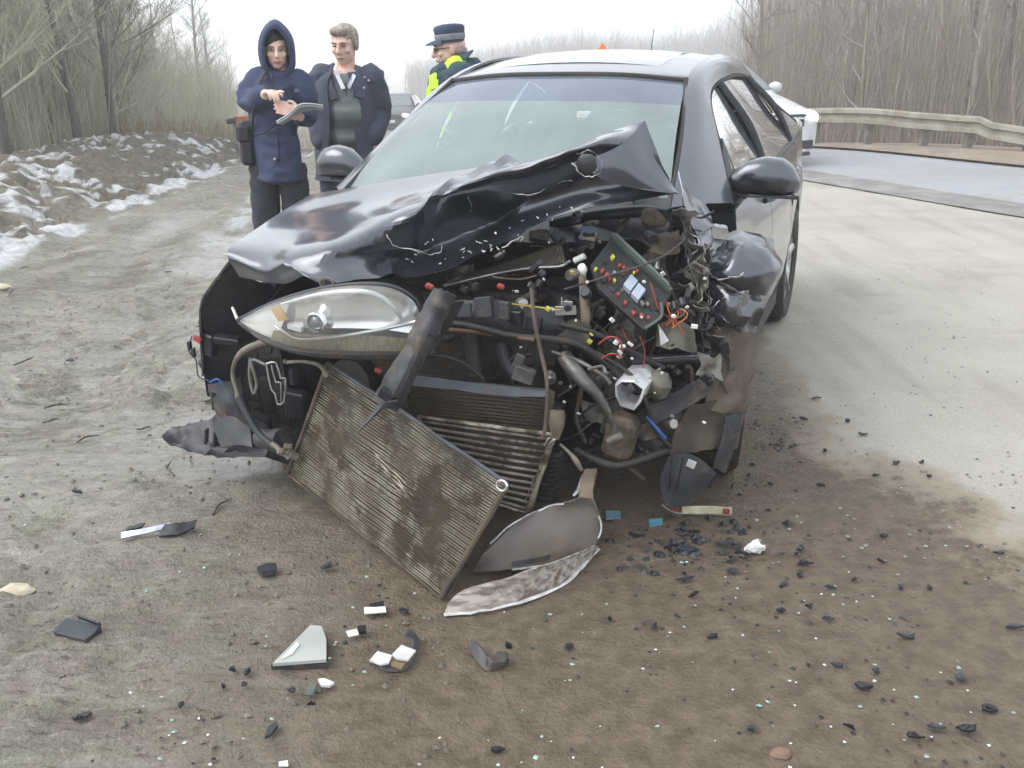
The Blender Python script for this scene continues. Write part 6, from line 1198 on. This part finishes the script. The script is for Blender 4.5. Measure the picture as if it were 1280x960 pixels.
mb = gsheet([[(463, 829, .01), (480, 838, .008), (504, 838, .008), (520, 822, .012), (525, 800, .02), (512, 784, .03)], [(466, 824, .03), (482, 830, .02), (500, 830, .02), (514, 816, .03), (517, 800, .035), (507, 792, .04)]], c, 5, .008, .003, 14); mb.build('lamp_shell', plasb, t, 40)
mb = MB(); mb.plate([G(x, y, .032)-c for x, y in [(462, 826), (472, 815), (490, 820), (486, 829), (476, 831)]], .006); mb.plate([G(x, y, .032)-c for x, y in [(490, 819), (502, 807), (520, 814), (510, 826), (496, 824)]], .006); mb.build('white_lining', M('white_lining_mat', (.68, .69, .70), (.5, .5, .48), rough=.35), t, 0); mb = MB(); mb.plate([G(x, y, .022)-c for x, y in [(484, 828), (500, 824), (508, 828), (502, 837), (490, 833)]], .006); mb.build('amber_stain', M('amber_brown', (.22, .16, .09), rough=.5), t, 0)
c = G(608, 822); t = thing('plastic_bracket', 'dark grey broken bracket lying in front of the bumper pieces', 'bracket', c)
mb = gsheet([[(588, 802, .03), (590, 818, .02), (606, 838, .008)], [(595, 800, .04), (602, 812, .04), (616, 838, .01)], [(598, 806, .02), (612, 818, .03), (626, 830, .02)]], c, 4, .012, .006, 14, 3); mb.build('bracket_arm', plasb, t, 30); mb = MB(); mb.box(G(620, 828, .02)-c, (.05, .03, .028), (.1, .2, .5)); mb.box(G(628, 822, .02)-c, (.03, .03, .022), (.1, .2, .2)); mb.build('bracket_foot', plasb, t)
piece('paper_scrap', 'bright white paper scrap lying left of the bumper pieces', 'scrap', [(455, 763), (482, 762), (483, 769), (456, 771)], white_p, .003)
piece('plastic_fragment', 'small black plastic scrap just behind the bright white paper scrap', 'plastic piece', [(462, 760), (480, 756), (480, 762), (466, 763)], plas, .01)
piece('label_scrap', 'small striped white label scrap with a black corner piece', 'scrap', [(433, 793), (446, 790), (449, 797), (436, 800)], white_p, .003)
piece('plastic_fragment', 'black chip touching the striped white label scrap', 'plastic piece', [(447, 788), (458, 786), (458, 794), (449, 795)], plas, .01)
piece('shell_fragment', 'cream white shell-shaped chip in the foreground mud', 'plastic piece', [(398, 854), (406, 853), (418, 858), (412, 862), (402, 861)], white_p, .008)
piece('plastic_fragment', 'pointed blue grey blade lying in the left foreground mud', 'plastic piece', [(332, 926), (336, 914), (346, 907), (348, 912), (338, 924)], dark_blue, .01)
piece('paper_scrap', 'white paper scrap at the bottom edge of the foreground', 'scrap', [(349, 957), (360, 955), (361, 962), (349, 962)], white_p, .003)
piece('plastic_fragment', 'grey green flat blade lying beside the cream shell chip', 'plastic piece', [(381, 873), (390, 857), (395, 862), (391, 874)], grn, .004)
piece('plastic_fragment', 'black shiny oval button-like piece left of the black cluster', 'plastic piece', [(322, 715), (334, 710), (346, 710), (344, 718), (328, 721)], dark_blue, .02)
c = G(943, 690); mb = MB(); mb.ball((0, 0, .02), (.035, .025, .022), 10); mb.ball((.025, .01, .012), (.02, .012, .008), 8); mb.jit(.014, 45, 3); o = mb.build('crumpled_plastic', white_p, None, 0); o.location = c; tag(o, 'crumpled white plastic lump lying right of the black shards', 'plastic piece')
c = G(872, 640); t = thing('wiring_strip', 'yellowed plastic strip with red connector lying under the crushed corner', 'plastic piece', c)
mb = gsheet([[(852, 634, .03), (880, 634, .028), (915, 636, .025)], [(852, 643, .01), (880, 644, .01), (914, 645, .01)]], c, 4, .010, .003, 14); mb.build('strip', M('yellowed_plastic', (.46, .43, .30), (.33, .3, .2), rough=.5, scale=20), t, 40); mb = gsheet([[(828, 630, .05), (840, 638, .04), (853, 641, .03)], [(830, 634, .02), (840, 643, .01), (853, 645, .01)]], c, 4, .006); mb.build('strip_tail', primer, t, 40)
mb = MB(); mb.box(G(843, 635, .04)-c, (.03, .02, .02), (.2, .2, .3)); mb.box(G(908, 639, .03)-c, (.022, .016, .016)); mb.build('red_connector', red_p, t)
piece('plastic_fragment', 'cyan blue plastic tag lying under the crushed corner', 'plastic piece', [(811, 652), (828, 650), (828, 656), (812, 659)], M('cyan_plastic', (.10, .33, .42), rough=.4), .012)
piece('plastic_fragment', 'pale cyan tag half under the wreck beside the bumper skin', 'plastic piece', [(757, 641), (775, 641), (776, 648), (758, 649)], M('pale_cyan_plastic', (.16, .30, .34), rough=.4), .012)
for px, py, rx, ry, lab in ((16, 744, .065, .05, 'pale yellow flat stone embedded in the mud at the left edge'), (4, 360, .06, .04, 'pale stone lying by the foot of the snow bank')):
    c = G(px, py); mb = MB(); mb.ball((0, 0, .006), (rx, ry, .022), 12); mb.jit(.014, 25, px); o = mb.build('stone', M('pale_stone', (.52, .47, .35), (.40, .36, .27), rough=.85, scale=20, bump=.4), None, 40); o.location = c; tag(o, lab, 'stone')
c = G(976, 944); mb = MB(); mb.ball((0, 0, .004), (.028, .02, .012), 10); mb.jit(.008, 35, 4); o = mb.build('stone', M('reddish_stone', (.21, .13, .09), (.15, .10, .075), rough=.8, scale=30), None, 40); o.location = c; tag(o, 'small reddish stone in the right foreground', 'stone')
LAB = [(1132, 800, .085, .022, .15, 'curved black sliver lying in the right foreground', .18), (1036, 777, .06, .022, -.6, 'long narrow black chip pointing at the lower right foreground', .05), (1010, 762, .035, .015, -.7, 'short black chip at the upper end of the long narrow one', .05), (1080, 862, .065, .04, -.2, 'dark crumpled clump of plastic and mud in the right foreground', 0), (1170, 914, .06, .035, -.3, 'flat dark grey chip at the lower right beside a folded one', 0), (1208, 916, .075, .04, .1, 'folded dark grey chip at the lower right', .08), (1142, 924, .06, .02, -.4, 'muddy black chip at lower right left of two grey ones', 0), (1200, 850, .035, .045, .3, 'upright black chip near the right edge of the foreground', 0), (1236, 889, .07, .03, -.1, 'flat dark plate near the right edge of the foreground', 0), (1268, 787, .075, .03, -.4, 'black bent chip at the far right edge', .05), (1248, 694, .06, .02, 0, 'dark sliver at the border of mud and asphalt on the far right', 0), (1046, 834, .045, .02, -.2, 'dark short chip left of the crumpled clump', 0), (1094, 842, .045, .03, .4, 'black green chip just above the crumpled clump', 0), (1004, 706, .05, .035, .5, 'blue black folded chip on brown mud right of the white lump', .05), (975, 766, .045, .025, 0, 'dark chip below and right of the black shards', 0),
       (860, 690, .10, .035, -.1, 'largest black shard in the cluster under the crushed corner', .03), (838, 687, .08, .03, .1, 'ragged black shard left of the largest one in the cluster', 0), (905, 683, .09, .03, -.4, 'bent black shard right of the largest one in the cluster', .05), (928, 695, .06, .025, -.3, 'thin black shard next to the white lump', 0), (858, 728, .10, .025, .35, 'split black splinter lying below the shard cluster', .05), (865, 668, .07, .02, 0, 'narrow dark strip above the shard cluster', 0), (795, 674, .05, .04, .6, 'blue grey shard between the bumper skin and the shard cluster', 0), (410, 714, .06, .04, .3, 'ragged black flake left below the condenser', 0), (505, 767, .05, .035, -.6, 'three-cornered black chip right of the white paper scrap', 0), (710, 812, .045, .035, .4, 'greenish dark chip alone in the middle foreground', 0), (620, 942, .05, .025, 0, 'blue grey flake at the bottom edge of the middle foreground', 0), (390, 888, .03, .012, .1, 'small dark flake just below the grey green blade', 0), (105, 903, .06, .03, .2, 'muddy clump in the left foreground corner', 0), (88, 454, .06, .05, .1, 'small dark block standing on the mud left of the bumper corner', 0), (96, 620, .06, .03, .1, 'dark flat clod lying left of the bent trim strip', 0), (1078, 545, .07, .025, .1, 'thin grey flake on the dusty asphalt right of the wreck', 0), (1020, 500, .06, .02, 0, 'dark flake on the dusty asphalt near the crushed corner', 0), (958, 405, .10, .03, 0, 'dark stain-like flake of rubber beside the rear wheel', 0)]
for px, py, L, w_, a, lab, cv in LAB: shard(px, py, L*.8, w_*.8, a, random.choice((dark_blue, plas, plasb)), lab, curve=cv)
for i in range(40):
    if i < 26: px, py = rj.gauss(930, 110), rj.gauss(690, 80)
    else: px, py = rj.uniform(20, 1260), rj.uniform(690, 940)
    if (px < 760 and py < 790) or (px < 905 and py < 640): px = rj.uniform(930, 1200); py = rj.uniform(520, 760)
    shard(px, py, rj.uniform(.018, .045), rj.uniform(.010, .024), rj.uniform(-3, 3), rj.choice((dark_blue, plas, plas, plasb)), 'small black plastic chip scattered on the muddy ground', group='small black plastic chips scattered on the ground', sd=i)
def litter(name, label, n_, fn, size, mat, sd, flat=.4):
    rg = random.Random(sd); mb = MB()
    for _ in range(n_):
        px, py = fn(rg); c = G(px, py); s = rg.uniform(*size); a = rg.uniform(0, 6.28); z = gz(c.x, c.y)+s*flat*.3
        vs = [Vector((c.x+s*rg.uniform(.5, 1)*math.cos(a+k*1.57), c.y+s*rg.uniform(.5, 1)*math.sin(a+k*1.57), z+rg.uniform(-.2, .4)*s*flat)) for k in range(4)]
        top_ = Vector((c.x, c.y, z+s*flat)); mb.add(vs+[top_], [(0, 1, 4), (1, 2, 4), (2, 3, 4), (3, 0, 4)])
    o = mb.build(name, mat, None, 0); return tag(o, label, 'debris', None, 'stuff')
allf = lambda rg: (rg.uniform(10, 1270), 560+ (rg.random()**.8)*400 if rg.random() < .6 else rg.uniform(650, 955))
near = lambda rg: (rg.gauss(880, 190), rg.gauss(690, 90))
rightf = lambda rg: (rg.uniform(930, 1275), rg.uniform(480, 955))
litter('glass_crumbs', 'white and clear crumbs of broken glass and plastic strewn over the mud', 130, allf, (.003, .0085), M('glass_crumb', (.74, .76, .76), (.6, .64, .62), rough=.25), 1)
litter('glass_crumbs', 'pale green crumbs of broken glass strewn over the mud', 120, allf, (.004, .012), M('green_crumb', (.22, .34, .28), (.30, .42, .36), rough=.25), 2)
litter('plastic_crumbs', 'black plastic crumbs strewn over the mud', 300, allf, (.003, .011), plas, 3)
litter('plastic_crumbs', 'black crumbs strewn thickly beside the crushed corner', 190, lambda rg: (rg.gauss(955, 22), rg.gauss(560, 40)), (.004, .016), plas, 4)
litter('plastic_crumbs', 'black crumbs strewn before the crushed corner', 200, near, (.003, .013), plas, 5)
litter('mud_clods', 'brown clods of mud strewn over the shoulder', 420, lambda rg: (rg.uniform(-20, 560), rg.uniform(320, 950)), (.005, .018), M('mud_clod', (.12, .105, .085), (.18, .16, .13), rough=.85), 6, .7)
litter('plastic_shards', 'ragged black shards heaped on the brown mud before the crushed corner', 110, lambda rg: (rg.gauss(850, 42), rg.gauss(683, 17)), (.008, .030), plas, 15, .5)
litter('dark_clods', 'dark flat clods and bits of bark pressed into the mud on the left', 520, lambda rg: (rg.uniform(-10, 470-abs(rg.gauss(0, 90))), 300+330*rg.random()**1.2), (.004, .017), M('dark_clod', (.065, .058, .046), (.10, .09, .072), rough=.8), 16, .3)
litter('pebbles', 'small grey pebbles on the dusty asphalt', 240, lambda rg: (rg.uniform(930, 1290), rg.uniform(300, 720)), (.004, .012), M('pebble', (.30, .29, .27), (.15, .14, .13), rough=.9), 7, .6)
# twigs and stalks lying on the mud, left
rg = random.Random(31)
for i in range(15):
    px, py = rg.uniform(0, 330), rg.uniform(330, 640) if i < 20 else rg.uniform(640, 900); c = G(px, py); a = rg.gauss(.5, .6); L = rg.uniform(.05, .16); d = Vector((math.cos(a), math.sin(a), 0)); s_ = Vector((-d.y, d.x, 0)); z = gz(c.x, c.y)-c.z+.012
    mb = MB(); mb.tube([d*(-L/2)+Vector((0, 0, z)), s_*rg.uniform(-.02, .02)+Vector((0, 0, z+.006)), d*(L*.3)+s_*rg.uniform(-.02, .02)+Vector((0, 0, z+.004)), d*(L/2)+s_*rg.uniform(-.03, .03)+Vector((0, 0, z))], [.004, .0045, .003, .0015], 5, sub=4)
    if rg.random() < .5: mb.tube([d*(L*.1)+Vector((0, 0, z+.005)), d*(L*.28)+s_*L*.2+Vector((0, 0, z+.006))], [.0025, .001], 4)
    o = mb.build('twig', M('wet_twig', (.05, .042, .032), (.09, .075, .055), rough=.7), None, 60); o.location = c; tag(o, 'dark wet twig lying on the mud of the left shoulder', 'twig', 'dark twigs lying on the left shoulder')
# ============================================================ HAZE
mb = MB(); mb.box((0, 2000, 2), (6800, 4600, 30), bev=0.0001); hz = mb.build('haze', [], None, 0, kind='stuff')
m = bpy.data.materials.new('haze'); m.use_nodes = True; n = m.node_tree.nodes; n.clear()
vo = n.new('ShaderNodeVolumePrincipled'); vo.inputs['Color'].default_value = (.985, .99, 1, 1); vo.inputs['Density'].default_value = .005; vo.inputs['Anisotropy'].default_value = .2
oo = n.new('ShaderNodeOutputMaterial'); m.node_tree.links.new(vo.outputs[0], oo.inputs['Volume']); hz.data.materials.append(m)
